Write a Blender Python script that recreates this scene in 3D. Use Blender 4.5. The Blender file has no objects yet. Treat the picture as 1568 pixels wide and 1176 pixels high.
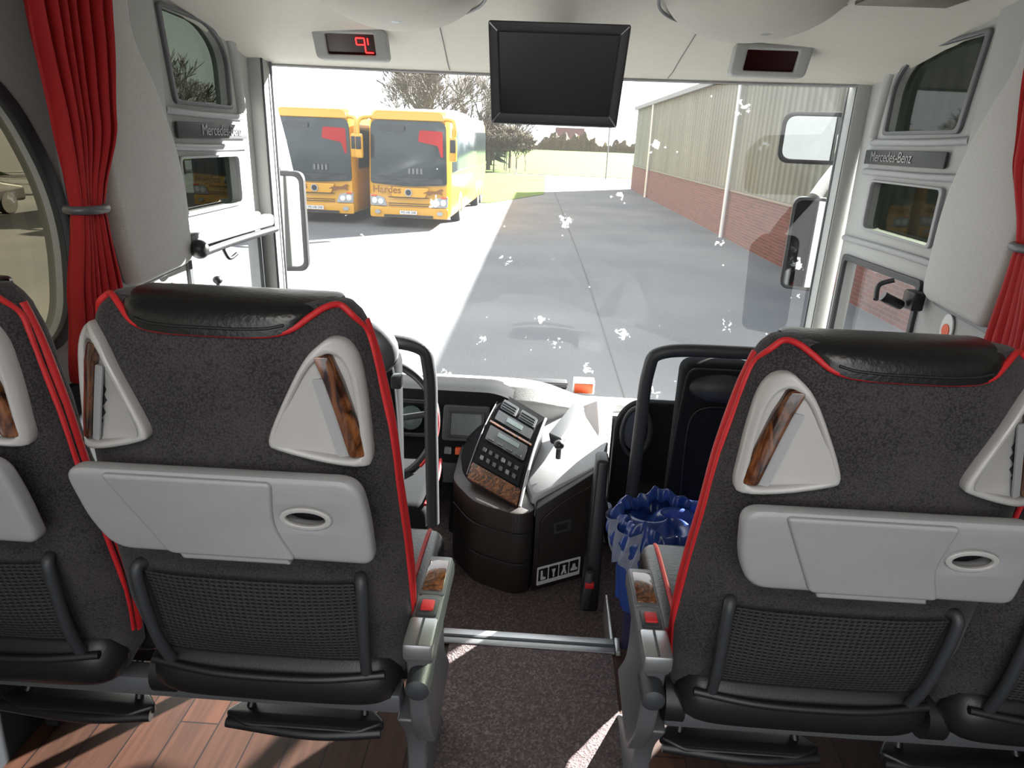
import bpy, bmesh, math, random
from mathutils import Vector, Matrix
random.seed(4)
SHIFT = 2.65            # camera height over the yard; everything is modelled relative to eye level, then lifted
FL = -1.38              # aisle floor
DF = -1.53              # driver floor
GR = -2.65              # yard
COL = bpy.context.scene.collection
TOP = []
bpy.context.scene.view_settings.view_transform = 'Standard'

# ------------------------------------------------------------------ materials
def M(name, col, rough=.5, metal=0., col2=None, nscale=40., bump=0., bscale=300., spec=.5, coat=0., emit=0., detail=3):
    m = bpy.data.materials.new(name); m.use_nodes = True
    nt = m.node_tree; N = nt.nodes; L = nt.links
    b = N['Principled BSDF']
    tc = N.new('ShaderNodeTexCoord')
    c2 = col2 if col2 else tuple(c*.9 for c in col)
    nz = N.new('ShaderNodeTexNoise'); nz.inputs['Scale'].default_value = nscale; nz.inputs['Detail'].default_value = detail
    L.new(tc.outputs['Object'], nz.inputs['Vector'])
    mx = N.new('ShaderNodeMix'); mx.data_type = 'RGBA'
    mx.inputs[6].default_value = (*col, 1); mx.inputs[7].default_value = (*c2, 1)
    L.new(nz.outputs['Fac'], mx.inputs[0]); L.new(mx.outputs[2], b.inputs['Base Color'])
    b.inputs['Roughness'].default_value = rough; b.inputs['Metallic'].default_value = metal
    b.inputs['Specular IOR Level'].default_value = spec
    b.inputs['Coat Weight'].default_value = coat
    if emit:
        b.inputs['Emission Color'].default_value = (*col, 1); b.inputs['Emission Strength'].default_value = emit
    if bump:
        n2 = N.new('ShaderNodeTexNoise'); n2.inputs['Scale'].default_value = bscale
        L.new(tc.outputs['Object'], n2.inputs['Vector'])
        bp = N.new('ShaderNodeBump'); bp.inputs['Strength'].default_value = bump; bp.inputs['Distance'].default_value = .003
        L.new(n2.outputs['Fac'], bp.inputs['Height']); L.new(bp.outputs['Normal'], b.inputs['Normal'])
    return m

def glass(name, tint, gloss=.06, rough=.02, splat=False):
    m = bpy.data.materials.new(name); m.use_nodes = True
    nt = m.node_tree; N = nt.nodes; L = nt.links; N.clear()
    out = N.new('ShaderNodeOutputMaterial'); tr = N.new('ShaderNodeBsdfTransparent'); gl = N.new('ShaderNodeBsdfGlossy')
    tr.inputs[0].default_value = (*tint, 1); gl.inputs['Roughness'].default_value = rough
    mix = N.new('ShaderNodeMixShader'); mix.inputs[0].default_value = gloss
    L.new(tr.outputs[0], mix.inputs[1]); L.new(gl.outputs[0], mix.inputs[2])
    last = mix.outputs[0]
    if splat:
        # insect splats and a thin even translucent haze over the pane
        tc = N.new('ShaderNodeTexCoord')
        nz = N.new('ShaderNodeTexNoise'); nz.inputs['Scale'].default_value = 45; nz.inputs['Detail'].default_value = 6
        L.new(tc.outputs['Object'], nz.inputs['Vector'])
        ad = N.new('ShaderNodeVectorMath'); ad.operation = 'MULTIPLY_ADD'
        ad.inputs[1].default_value = (.12, .12, .12); L.new(nz.outputs['Color'], ad.inputs[0]); L.new(tc.outputs['Object'], ad.inputs[2])
        def sp(scale, a, b, vec):
            vo = N.new('ShaderNodeTexVoronoi'); vo.inputs['Scale'].default_value = scale; L.new(vec, vo.inputs['Vector'])
            r = N.new('ShaderNodeValToRGB'); r.color_ramp.elements[0].position = a; r.color_ramp.elements[0].color = (1, 1, 1, 1)
            r.color_ramp.elements[1].position = b; r.color_ramp.elements[1].color = (0, 0, 0, 1)
            L.new(vo.outputs['Distance'], r.inputs[0]); return r.outputs[0]
        mxx = N.new('ShaderNodeMath'); mxx.operation = 'MAXIMUM'
        L.new(sp(5.0, .03, .13, ad.outputs[0]), mxx.inputs[0]); L.new(sp(11, .01, .045, tc.outputs['Object']), mxx.inputs[1])
        sc = N.new('ShaderNodeMath'); sc.operation = 'MULTIPLY_ADD'; sc.inputs[1].default_value = .3; sc.inputs[2].default_value = .008
        L.new(mxx.outputs[0], sc.inputs[0])
        df = N.new('ShaderNodeBsdfTranslucent'); df.inputs[0].default_value = (.85, .9, .95, 1)
        m2 = N.new('ShaderNodeMixShader'); L.new(sc.outputs[0], m2.inputs[0]); L.new(last, m2.inputs[1]); L.new(df.outputs[0], m2.inputs[2])
        last = m2.outputs[0]
    L.new(last, out.inputs[0])
    return m

def patterned(name, kind):
    m = bpy.data.materials.new(name); m.use_nodes = True
    nt = m.node_tree; N = nt.nodes; L = nt.links; b = N['Principled BSDF']
    tc = N.new('ShaderNodeTexCoord'); mp = N.new('ShaderNodeMapping'); L.new(tc.outputs['Object'], mp.inputs['Vector'])
    bp = N.new('ShaderNodeBump')
    def ramp(src, stops):
        r = N.new('ShaderNodeValToRGB'); e = r.color_ramp.elements
        e[0].position, e[0].color = stops[0][0], (*stops[0][1], 1); e[1].position, e[1].color = stops[-1][0], (*stops[-1][1], 1)
        for s in stops[1:-1]:
            k = e.new(s[0]); k.color = (*s[1], 1)
        L.new(src, r.inputs[0]); return r
    if kind == 'carpet':
        v = N.new('ShaderNodeTexVoronoi'); v.inputs['Scale'].default_value = 190; L.new(mp.outputs[0], v.inputs['Vector'])
        r = ramp(v.outputs['Color'], [(0, (.04, .028, .03)), (.6, (.085, .06, .062)), (1, (.18, .14, .14))]); L.new(r.outputs[0], b.inputs['Base Color'])
        L.new(v.outputs['Distance'], bp.inputs['Height']); bp.inputs['Strength'].default_value = .6; bp.inputs['Distance'].default_value = .004
        b.inputs['Roughness'].default_value = .95
    if kind == 'wood':
        mp.inputs['Rotation'].default_value = (0, 0, math.pi/2)
        br = N.new('ShaderNodeTexBrick'); br.inputs['Scale'].default_value = 1; br.inputs['Brick Width'].default_value = .55; br.inputs['Row Height'].default_value = .095
        br.inputs['Mortar Size'].default_value = .002; br.inputs['Color1'].default_value = (.042, .017, .010, 1); br.inputs['Color2'].default_value = (.018, .009, .006, 1); br.inputs['Mortar'].default_value = (.004, .002, .002, 1)
        L.new(mp.outputs[0], br.inputs['Vector'])
        mp2 = N.new('ShaderNodeMapping'); mp2.inputs['Scale'].default_value = (60, 4, 1); L.new(tc.outputs['Object'], mp2.inputs['Vector'])
        nz = N.new('ShaderNodeTexNoise'); nz.inputs['Scale'].default_value = 1; nz.inputs['Detail'].default_value = 6; L.new(mp2.outputs[0], nz.inputs['Vector'])
        mx = N.new('ShaderNodeMix'); mx.data_type = 'RGBA'; mx.blend_type = 'MULTIPLY'; mx.inputs[0].default_value = .7
        r = ramp(nz.outputs['Fac'], [(.3, (.45, .4, .4)), (.7, (1.3, 1.2, 1.1))]); L.new(br.outputs['Color'], mx.inputs[6]); L.new(r.outputs[0], mx.inputs[7]); L.new(mx.outputs[2], b.inputs['Base Color'])
        b.inputs['Roughness'].default_value = .55; b.inputs['Specular IOR Level'].default_value = .2
        L.new(nz.outputs['Fac'], bp.inputs['Height']); bp.inputs['Strength'].default_value = .1
    if kind == 'burl':
        mp.inputs['Scale'].default_value = (40, 40, 12)
        nz = N.new('ShaderNodeTexNoise'); nz.inputs['Scale'].default_value = 1; nz.inputs['Detail'].default_value = 7; nz.inputs['Distortion'].default_value = 2.2; L.new(mp.outputs[0], nz.inputs['Vector'])
        r = ramp(nz.outputs['Fac'], [(.36, (.014, .005, .003)), (.5, (.095, .03, .010)), (.68, (.21, .08, .028))]); L.new(r.outputs[0], b.inputs['Base Color'])
        b.inputs['Roughness'].default_value = .15; b.inputs['Coat Weight'].default_value = .6
        bp.inputs['Strength'].default_value = 0
    if kind == 'net':
        w1 = N.new('ShaderNodeTexWave'); w1.bands_direction = 'Z'; w1.inputs['Scale'].default_value = 40; w1.inputs['Distortion'].default_value = 1.5; L.new(mp.outputs[0], w1.inputs['Vector'])
        w2 = N.new('ShaderNodeTexWave'); w2.bands_direction = 'X'; w2.inputs['Scale'].default_value = 32; L.new(mp.outputs[0], w2.inputs['Vector'])
        mu = N.new('ShaderNodeMath'); mu.operation = 'MULTIPLY'; L.new(w1.outputs['Fac'], mu.inputs[0]); L.new(w2.outputs['Fac'], mu.inputs[1])
        r = ramp(mu.outputs[0], [(.2, (.025, .025, .027)), (.5, (.004, .004, .004))]); L.new(r.outputs[0], b.inputs['Base Color'])
        L.new(mu.outputs[0], bp.inputs['Height']); bp.invert = True; bp.inputs['Strength'].default_value = .7; bp.inputs['Distance'].default_value = .004
        b.inputs['Roughness'].default_value = .7
    if kind == 'weave':
        w1 = N.new('ShaderNodeTexVoronoi'); w1.inputs['Scale'].default_value = 420; L.new(mp.outputs[0], w1.inputs['Vector'])
        r = ramp(w1.outputs['Distance'], [(0, (.60, .60, .58)), (.7, (.44, .44, .43))]); L.new(r.outputs[0], b.inputs['Base Color'])
        L.new(w1.outputs['Distance'], bp.inputs['Height']); bp.inputs['Strength'].default_value = .15; bp.inputs['Distance'].default_value = .001; b.inputs['Roughness'].default_value = .9
    if kind == 'seat':
        w1 = N.new('ShaderNodeTexVoronoi'); w1.inputs['Scale'].default_value = 330; L.new(mp.outputs[0], w1.inputs['Vector'])
        nz = N.new('ShaderNodeTexNoise'); nz.inputs['Scale'].default_value = 9; nz.inputs['Detail'].default_value = 6; L.new(mp.outputs[0], nz.inputs['Vector'])
        ml = N.new('ShaderNodeMath'); ml.operation = 'MULTIPLY'; L.new(w1.outputs['Distance'], ml.inputs[0]); L.new(nz.outputs['Fac'], ml.inputs[1])
        r = ramp(ml.outputs[0], [(0, (.062, .056, .060)), (.42, (.018, .016, .0185))]); L.new(r.outputs[0], b.inputs['Base Color'])
        L.new(w1.outputs['Distance'], bp.inputs['Height']); bp.inputs['Strength'].default_value = .4; bp.inputs['Distance'].default_value = .002
        b.inputs['Roughness'].default_value = .85; b.inputs['Sheen Weight'].default_value = .08; b.inputs['Specular IOR Level'].default_value = .25
    if kind == 'metal_siding':
        w = N.new('ShaderNodeTexWave'); w.bands_direction = 'Y'; w.inputs['Scale'].default_value = .8; L.new(mp.outputs[0], w.inputs['Vector'])
        mq = N.new('ShaderNodeMapping'); mq.inputs['Scale'].default_value = (1, 1.2, .25); L.new(tc.outputs['Object'], mq.inputs['Vector'])
        nz = N.new('ShaderNodeTexNoise'); nz.inputs['Scale'].default_value = .8; nz.inputs['Detail'].default_value = 8; L.new(mq.outputs[0], nz.inputs['Vector'])
        mx = N.new('ShaderNodeMath'); mx.operation = 'MULTIPLY_ADD'; mx.inputs[1].default_value = .4; L.new(w.outputs['Fac'], mx.inputs[0]); L.new(nz.outputs['Fac'], mx.inputs[2])
        r = ramp(mx.outputs[0], [(.3, (.05, .057, .046)), (1, (.15, .165, .14))]); L.new(r.outputs[0], b.inputs['Base Color'])
        L.new(w.outputs['Fac'], bp.inputs['Height']); bp.inputs['Strength'].default_value = .8; bp.inputs['Distance'].default_value = .05; b.inputs['Roughness'].default_value = .6
    if kind == 'brick':
        sx = N.new('ShaderNodeSeparateXYZ'); cx = N.new('ShaderNodeCombineXYZ'); L.new(tc.outputs['Object'], sx.inputs[0]); L.new(sx.outputs['Y'], cx.inputs['X']); L.new(sx.outputs['Z'], cx.inputs['Y'])
        br = N.new('ShaderNodeTexBrick'); br.inputs['Scale'].default_value = 1; br.inputs['Brick Width'].default_value = .25; br.inputs['Row Height'].default_value = .08; br.inputs['Mortar Size'].default_value = .006
        br.inputs['Color1'].default_value = (.15, .048, .034, 1); br.inputs['Color2'].default_value = (.09, .032, .025, 1); br.inputs['Mortar'].default_value = (.14, .11, .095, 1)
        L.new(cx.outputs[0], br.inputs['Vector']); L.new(br.outputs['Color'], b.inputs['Base Color']); b.inputs['Roughness'].default_value = .9; bp.inputs['Strength'].default_value = 0
    if kind == 'asphalt':
        nz = N.new('ShaderNodeTexNoise'); nz.inputs['Scale'].default_value = .35; nz.inputs['Detail'].default_value = 9; L.new(mp.outputs[0], nz.inputs['Vector'])
        r = ramp(nz.outputs['Fac'], [(.3, (.088, .095, .105)), (.7, (.14, .142, .145))]); L.new(r.outputs[0], b.inputs['Base Color'])
        n2 = N.new('ShaderNodeTexNoise'); n2.inputs['Scale'].default_value = 60; L.new(mp.outputs[0], n2.inputs['Vector']); L.new(n2.outputs['Fac'], bp.inputs['Height']); bp.inputs['Strength'].default_value = .3; bp.inputs['Distance'].default_value = .01
        b.inputs['Roughness'].default_value = .9; b.inputs['Specular IOR Level'].default_value = .2
    if kind == 'grass':
        nz = N.new('ShaderNodeTexNoise'); nz.inputs['Scale'].default_value = .5; nz.inputs['Detail'].default_value = 10; L.new(mp.outputs[0], nz.inputs['Vector'])
        r = ramp(nz.outputs['Fac'], [(.3, (.055, .105, .010)), (.7, (.095, .145, .022))]); L.new(r.outputs[0], b.inputs['Base Color']); b.inputs['Roughness'].default_value = .95; bp.inputs['Strength'].default_value = 0
        b.inputs['Specular IOR Level'].default_value = .1
    L.new(bp.outputs['Normal'], b.inputs['Normal'])
    return m

m_cream = M('cream_lining', (.60, .58, .52), .55, bump=.15, bscale=250)
m_greywall = M('grey_lining', (.38, .39, .38), .6, bump=.15, bscale=250)
m_weave = patterned('pillar_fabric', 'weave')
m_seat = patterned('seat_fabric', 'seat')
m_leather = M('black_leather', (.007, .007, .008), .3, bump=.2, bscale=160)
m_black = M('black_plastic', (.012, .012, .014), .4, bump=.1)
m_matblack = M('matt_black_plastic', (.014, .015, .017), .85, bump=.1, spec=.06)
m_dgrey = M('dark_grey_plastic', (.034, .037, .042), .5, bump=.15)
m_red = M('red_piping', (.50, .012, .016), .6, bump=.2)
m_curtain = M('red_curtain_cloth', (.42, .006, .008), .75, col2=(.32, .004, .006), bump=.2, bscale=500)
m_table = M('light_grey_plastic', (.325, .33, .345), .48, bump=.1)
m_white = M('white_plastic', (.43, .425, .42), .35, bump=.05)
m_burl = patterned('burl_wood', 'burl')
m_net = patterned('net_mesh', 'net')
m_metal = M('satin_metal', (.40, .41, .42), .35, .8)
m_greymetal = M('grey_painted_metal', (.14, .145, .155), .42, .3)
m_carpet = patterned('carpet', 'carpet')
m_wood = patterned('wood_planks', 'wood')
m_screen = M('screen_glass', (.006, .006, .007), .22)
m_lcd = M('lcd_display', (.09, .12, .115), .25, col2=(.05, .07, .07), nscale=60)
m_redlcd = M('red_clock_glass', (.03, .003, .004), .2)
m_led = M('red_led', (1., .03, .03), .5, emit=3)
m_glass = glass('clear_window_glass', (.97, .98, .98))
m_side = glass('side_window_glass', (.42, .40, .33), .04)
m_tint = glass('tinted_window_glass', (.25, .27, .24), .05)
m_wind = glass('windshield_glass', (.96, .98, .98), .02, splat=True)
m_dash = M('dash_top', (.40, .40, .39), .6, bump=.3)
m_console = M('console_brown_black', (.018, .013, .012), .5, bump=.2)
m_asphalt = patterned('asphalt', 'asphalt'); m_grass = patterned('grass', 'grass')
m_siding = patterned('corrugated_siding', 'metal_siding'); m_brick = patterned('brick_plinth', 'brick')
m_yellow = M('yellow_paint', (.66, .33, .012), .25, coat=.4)
m_whitep = M('white_paint', (.7, .7, .67), .3)
m_cglass = M('coach_dark_glass', (.028, .046, .052), .1, col2=(.008, .014, .017), nscale=1.6)
m_tire = M('tire_rubber', (.012, .012, .012), .8)
m_bark = M('bark', (.12, .095, .075), .9, col2=(.06, .048, .038), nscale=5)
m_twig = M('twig_brown', (.09, .062, .032), .95, col2=(.045, .036, .016), nscale=1)
m_conifer = M('conifer_needles', (.02, .04, .015), .95, col2=(.035, .055, .02), nscale=6)
m_mirror = M('mirror_silver', (.36, .36, .34), .03, 1.)
m_bag = M('blue_plastic_bag', (.010, .03, .16), .26, col2=(.02, .06, .26), nscale=14)
m_bagw = M('clear_plastic_bag', (.36, .38, .42), .25, col2=(.08, .12, .26), nscale=25)
m_sticker = M('sticker_black', (.012, .012, .012), .4); m_stw = M('sticker_white', (.7, .7, .7), .5)
m_orange = M('orange_print', (.75, .1, .02), .5)
m_brownp = M('brown_print', (.2, .07, .01), .5)
m_green = M('green_print', (.1, .5, .15), .5)
m_house = M('house_plaster', (.3, .24, .2), .9); m_roof = M('roof_tiles', (.12, .06, .05), .9)
m_shed = M('brown_shed_boards', (.16, .10, .065), .9, col2=(.10, .065, .04), nscale=3)
m_fill_cover = M('fill_cover_white', (.9, .88, .8), .6)  # cover plate of the added fill lights
m_lampglass = M('brown_lamp_glass', (.08, .055, .04), .2)

# ------------------------------------------------------------------ mesh helpers
def mk(name, verts, faces, mat, smooth=True, ang=35):
    me = bpy.data.meshes.new(name); me.from_pydata([tuple(v) for v in verts], [], faces)
    return wrap(name, me, mat, smooth, ang)

def wrap(name, me, mat, smooth=True, ang=35, recalc=True):
    if recalc:
        bm = bmesh.new(); bm.from_mesh(me); bmesh.ops.remove_doubles(bm, verts=bm.verts, dist=1e-5)
        bmesh.ops.recalc_face_normals(bm, faces=bm.faces); bm.to_mesh(me); bm.free()
    xs = [v.co.x for v in me.vertices]; ys = [v.co.y for v in me.vertices]; zs = [v.co.z for v in me.vertices]
    c = Vector(((min(xs)+max(xs))/2, (min(ys)+max(ys))/2, (min(zs)+max(zs))/2))
    me.transform(Matrix.Translation(-c))
    if smooth:
        me.polygons.foreach_set('use_smooth', [True]*len(me.polygons)); me.set_sharp_from_angle(angle=math.radians(ang))
    me.materials.clear(); me.materials.append(mat)
    o = bpy.data.objects.new(name, me); o.location = c; COL.objects.link(o); return o

def box(name, x0, x1, y0, y1, z0, z1, mat, bev=.004, fn=None, seg=2):
    bm = bmesh.new(); bmesh.ops.create_cube(bm, size=1)
    for v in bm.verts:
        v.co = Vector(((x0+x1)/2+v.co.x*(x1-x0), (y0+y1)/2+v.co.y*(y1-y0), (z0+z1)/2+v.co.z*(z1-z0)))
    if bev: bmesh.ops.bevel(bm, geom=bm.edges[:], offset=bev, segments=seg, profile=.5, affect='EDGES')
    if fn:
        for v in bm.verts: v.co = Vector(fn(*v.co))
    me = bpy.data.meshes.new(name); bm.to_mesh(me); bm.free()
    return wrap(name, me, mat)

def hexa(name, p, mat, bev=.004):   # p: 8 corners, bottom 4 then top 4
    bm = bmesh.new(); vs = [bm.verts.new(q) for q in p]
    for f in [(0, 1, 2, 3), (7, 6, 5, 4), (0, 4, 5, 1), (1, 5, 6, 2), (2, 6, 7, 3), (3, 7, 4, 0)]: bm.faces.new([vs[i] for i in f])
    bmesh.ops.recalc_face_normals(bm, faces=bm.faces)
    if bev: bmesh.ops.bevel(bm, geom=bm.edges[:], offset=bev, segments=3, profile=.5, affect='EDGES')
    me = bpy.data.meshes.new(name); bm.to_mesh(me); bm.free(); return wrap(name, me, mat)

def prism(name, poly, z0, z1, mat, bev=.004, ztop=None):
    n = len(poly); bm = bmesh.new()
    lo = [bm.verts.new((x, y, z0)) for x, y in poly]; hi = [bm.verts.new((x, y, ztop(x, y) if ztop else z1)) for x, y in poly]
    bm.faces.new(lo); bm.faces.new(hi)
    for i in range(n): bm.faces.new((lo[i], lo[(i+1) % n], hi[(i+1) % n], hi[i]))
    bmesh.ops.recalc_face_normals(bm, faces=bm.faces)
    if bev: bmesh.ops.bevel(bm, geom=bm.edges[:], offset=bev, segments=2, profile=.5, affect='EDGES')
    me = bpy.data.meshes.new(name); bm.to_mesh(me); bm.free(); return wrap(name, me, mat)

def rpoly(pts, r, seg=6):
    out = []; n = len(pts)
    for i in range(n):
        p = Vector(pts[i][:2]); a = Vector(pts[i-1][:2]); b = Vector(pts[(i+1) % n][:2])
        rr = pts[i][2] if len(pts[i]) > 2 else r
        da = (a-p); db = (b-p); d = min(rr, da.length*.48, db.length*.48)
        if d < 1e-5: out.append(tuple(p)); continue
        s = p+da.normalized()*d; e = p+db.normalized()*d
        for k in range(seg+1):
            t = k/seg; q = s*(1-t)**2+p*2*t*(1-t)+e*t*t; out.append(tuple(q))
    return out

def rrect(a0, a1, b0, b1, r, seg=6): return rpoly([(a0, b0), (a1, b0), (a1, b1), (a0, b1)], r, seg)
def oval(cx, cz, rx, rz, n=28, rot=0): return [(cx+rx*math.cos(t)*math.cos(rot)-rz*math.sin(t)*math.sin(rot), cz+rx*math.cos(t)*math.sin(rot)+rz*math.sin(t)*math.cos(rot)) for t in [2*math.pi*i/n for i in range(n)]]

def panel(name, outline, holes, t, fn, mat, bev=0.):
    cu = bpy.data.curves.new('tmp', 'CURVE'); cu.dimensions = '2D'; cu.fill_mode = 'BOTH'
    cu.extrude = max(t/2-bev, .0001); cu.bevel_depth = bev; cu.bevel_resolution = 2; cu.offset = -bev
    for pl in [outline]+holes:
        s = cu.splines.new('POLY'); s.points.add(len(pl)-1)
        for i, p in enumerate(pl): s.points[i].co = (p[0], p[1], 0, 1)
        s.use_cyclic_u = True
    ob = bpy.data.objects.new('tmp', cu); COL.objects.link(ob)
    dg = bpy.context.evaluated_depsgraph_get(); me = bpy.data.meshes.new_from_object(ob.evaluated_get(dg))
    bpy.data.objects.remove(ob); bpy.data.curves.remove(cu)
    for v in me.vertices: v.co = Vector(fn(*v.co))
    me.name = name
    return wrap(name, me, mat)

def smooth_path(pts, k=6, closed=False):
    P = [Vector(p) for p in pts]; n = len(P); out = []
    rng = n if closed else n-1
    for i in range(rng):
        p1 = P[i]; p2 = P[(i+1) % n]
        p0 = P[i-1] if (closed or i > 0) else p1; p3 = P[(i+2) % n] if (closed or i+2 < n) else p2
        for j in range(k):
            t = j/k
            out.append(.5*((2*p1)+(-p0+p2)*t+(2*p0-5*p1+4*p2-p3)*t*t+(-p0+3*p1-3*p2+p3)*t**3))
    if not closed: out.append(P[-1])
    return out

def tube(name, pts, r, mat, closed=False, smooth=True, res=5, k=6):
    P = smooth_path(pts, k, closed) if smooth else [Vector(p) for p in pts]
    cu = bpy.data.curves.new('tmp', 'CURVE'); cu.dimensions = '3D'; cu.bevel_depth = r; cu.bevel_resolution = res; cu.use_fill_caps = True
    s = cu.splines.new('POLY'); s.points.add(len(P)-1)
    for i, p in enumerate(P): s.points[i].co = (*p, 1)
    s.use_cyclic_u = closed
    ob = bpy.data.objects.new('tmp', cu); COL.objects.link(ob)
    dg = bpy.context.evaluated_depsgraph_get(); me = bpy.data.meshes.new_from_object(ob.evaluated_get(dg))
    bpy.data.objects.remove(ob); bpy.data.curves.remove(cu); me.name = name
    return wrap(name, me, mat, ang=50)

def grid(name, fn, nu, nv, mat, closed_u=False, ang=60):
    vs = []; fs = []
    for j in range(nv+1):
        for i in range(nu+(0 if closed_u else 1)):
            vs.append(fn(i/nu, j/nv))
    w = nu if closed_u else nu+1
    for j in range(nv):
        for i in range(nu):
            a = j*w+i; b = j*w+(i+1) % w; fs.append((a, b, b+w, a+w))
    return mk(name, vs, fs, mat, ang=ang)

def rings(name, R, mat, ang=50):
    n = len(R[0]); vs = [p for r in R for p in r]; fs = []
    for j in range(len(R)-1):
        for i in range(n): fs.append((j*n+i, j*n+(i+1) % n, (j+1)*n+(i+1) % n, (j+1)*n+i))
    fs.append(tuple(range(n))); fs.append(tuple(range((len(R)-1)*n, len(R)*n)))
    return mk(name, vs, fs, mat, ang=ang)

def ellipsoid(name, c, r, mat, n=24):
    bm = bmesh.new(); bmesh.ops.create_uvsphere(bm, u_segments=n, v_segments=n//2, radius=1)
    for v in bm.verts: v.co = Vector((c[0]+v.co.x*r[0], c[1]+v.co.y*r[1], c[2]+v.co.z*r[2]))
    me = bpy.data.meshes.new(name); bm.to_mesh(me); bm.free(); return wrap(name, me, mat)

def text(name, body, size, fn, mat, t=.001):
    cu = bpy.data.curves.new('tmp', 'FONT'); cu.body = body; cu.size = size; cu.extrude = t; cu.align_x = 'CENTER'; cu.align_y = 'CENTER'
    ob = bpy.data.objects.new('tmp', cu); COL.objects.link(ob)
    dg = bpy.context.evaluated_depsgraph_get(); me = bpy.data.meshes.new_from_object(ob.evaluated_get(dg))
    bpy.data.objects.remove(ob); me.name = name
    for v in me.vertices: v.co = Vector(fn(*v.co))
    return wrap(name, me, mat)

def group(name, parts, loc=None):
    if loc is None: loc = parts[0].location.copy()
    e = bpy.data.objects.new(name, None); e.empty_display_size = .1; e.location = Vector(loc); COL.objects.link(e)
    for p in parts:
        p.location = p.location-e.location; p.parent = e
    TOP.append(e); return e

def clone(e, d, name=None, rotz=0, scale=1):
    n = bpy.data.objects.new(name or e.name.split('.')[0], None); n.location = e.location+Vector(d); n.rotation_euler.z = rotz; n.scale = (scale,)*3
    n.empty_display_size = .1; COL.objects.link(n)
    for c in list(e.children):
        k = bpy.data.objects.new(c.name.split('.')[0], c.data); k.location = c.location.copy(); k.rotation_euler = c.rotation_euler.copy(); k.parent = n; COL.objects.link(k)
    TOP.append(n); return n

def solo(o): TOP.append(o); return o

def interp(tab, z):
    if z <= tab[0][0]: return tab[0][1]
    for (a, va), (b, vb) in zip(tab, tab[1:]):
        if z <= b:
            t = (z-a)/(b-a); t = t*t*(3-2*t)*.5+t*.5; return va+(vb-va)*t
    return tab[-1][1]

# ------------------------------------------------------------------ passenger seats
W_T = [(-.945, .20), (-.9, .225), (-.75, .243), (-.6, .238), (-.43, .226), (-.3, .205), (-.255, .192), (-.235, .184), (-.222, .172), (-.214, .155)]
RE_T = [(-.945, .955), (-.9, .94), (-.75, .905), (-.6, .868), (-.45, .842), (-.3, .838), (-.25, .844), (-.21, .865)]
HD_T = [(-.945, .03), (-.9, .05), (-.75, .06), (-.6, .075), (-.3, .082), (-.25, .075), (-.222, .06), (-.214, .04)]
NE_T = [(-.8, 3.4), (-.6, 2.7), (-.25, 2.5)]
def Rs(dx, z, d=0):
    w = interp(W_T, z); h = interp(HD_T, z); q = min(abs(dx)/w, .985); NE = interp(NE_T, z)
    return interp(RE_T, z)+h-h*(1-q**NE)**(1/NE)-d
def sring(z, ins=1.0, n=64):
    w = interp(W_T, z)*ins; h = interp(HD_T, z)*ins; yc = interp(RE_T, z)+interp(HD_T, z); out = []; NE = interp(NE_T, z)
    for i in range(n):
        t = 2*math.pi*i/n; c = math.cos(t); s = math.sin(t)
        out.append((w*math.copysign(abs(c)**(2/NE), c), yc+h*math.copysign(abs(s)**(2/NE), s), z))
    return out
PIPE = [(0, -.252), (.05, -.252), (.085, -.2495), (.108, -.243), (.128, -.229), (.145, -.2185), (.16, -.218), (.176, -.231), (.19, -.256), (.20, -.285), (.209, -.32), (.223, -.4), (.233, -.5), (.241, -.62), (.243, -.74), (.236, -.85)]
def pipez(x):
    x = abs(x)
    for (a, va), (b, vb) in zip(PIPE, PIPE[1:]):
        if x <= b: t = (x-a)/(b-a); return va+(vb-va)*t
    return -.22
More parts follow.
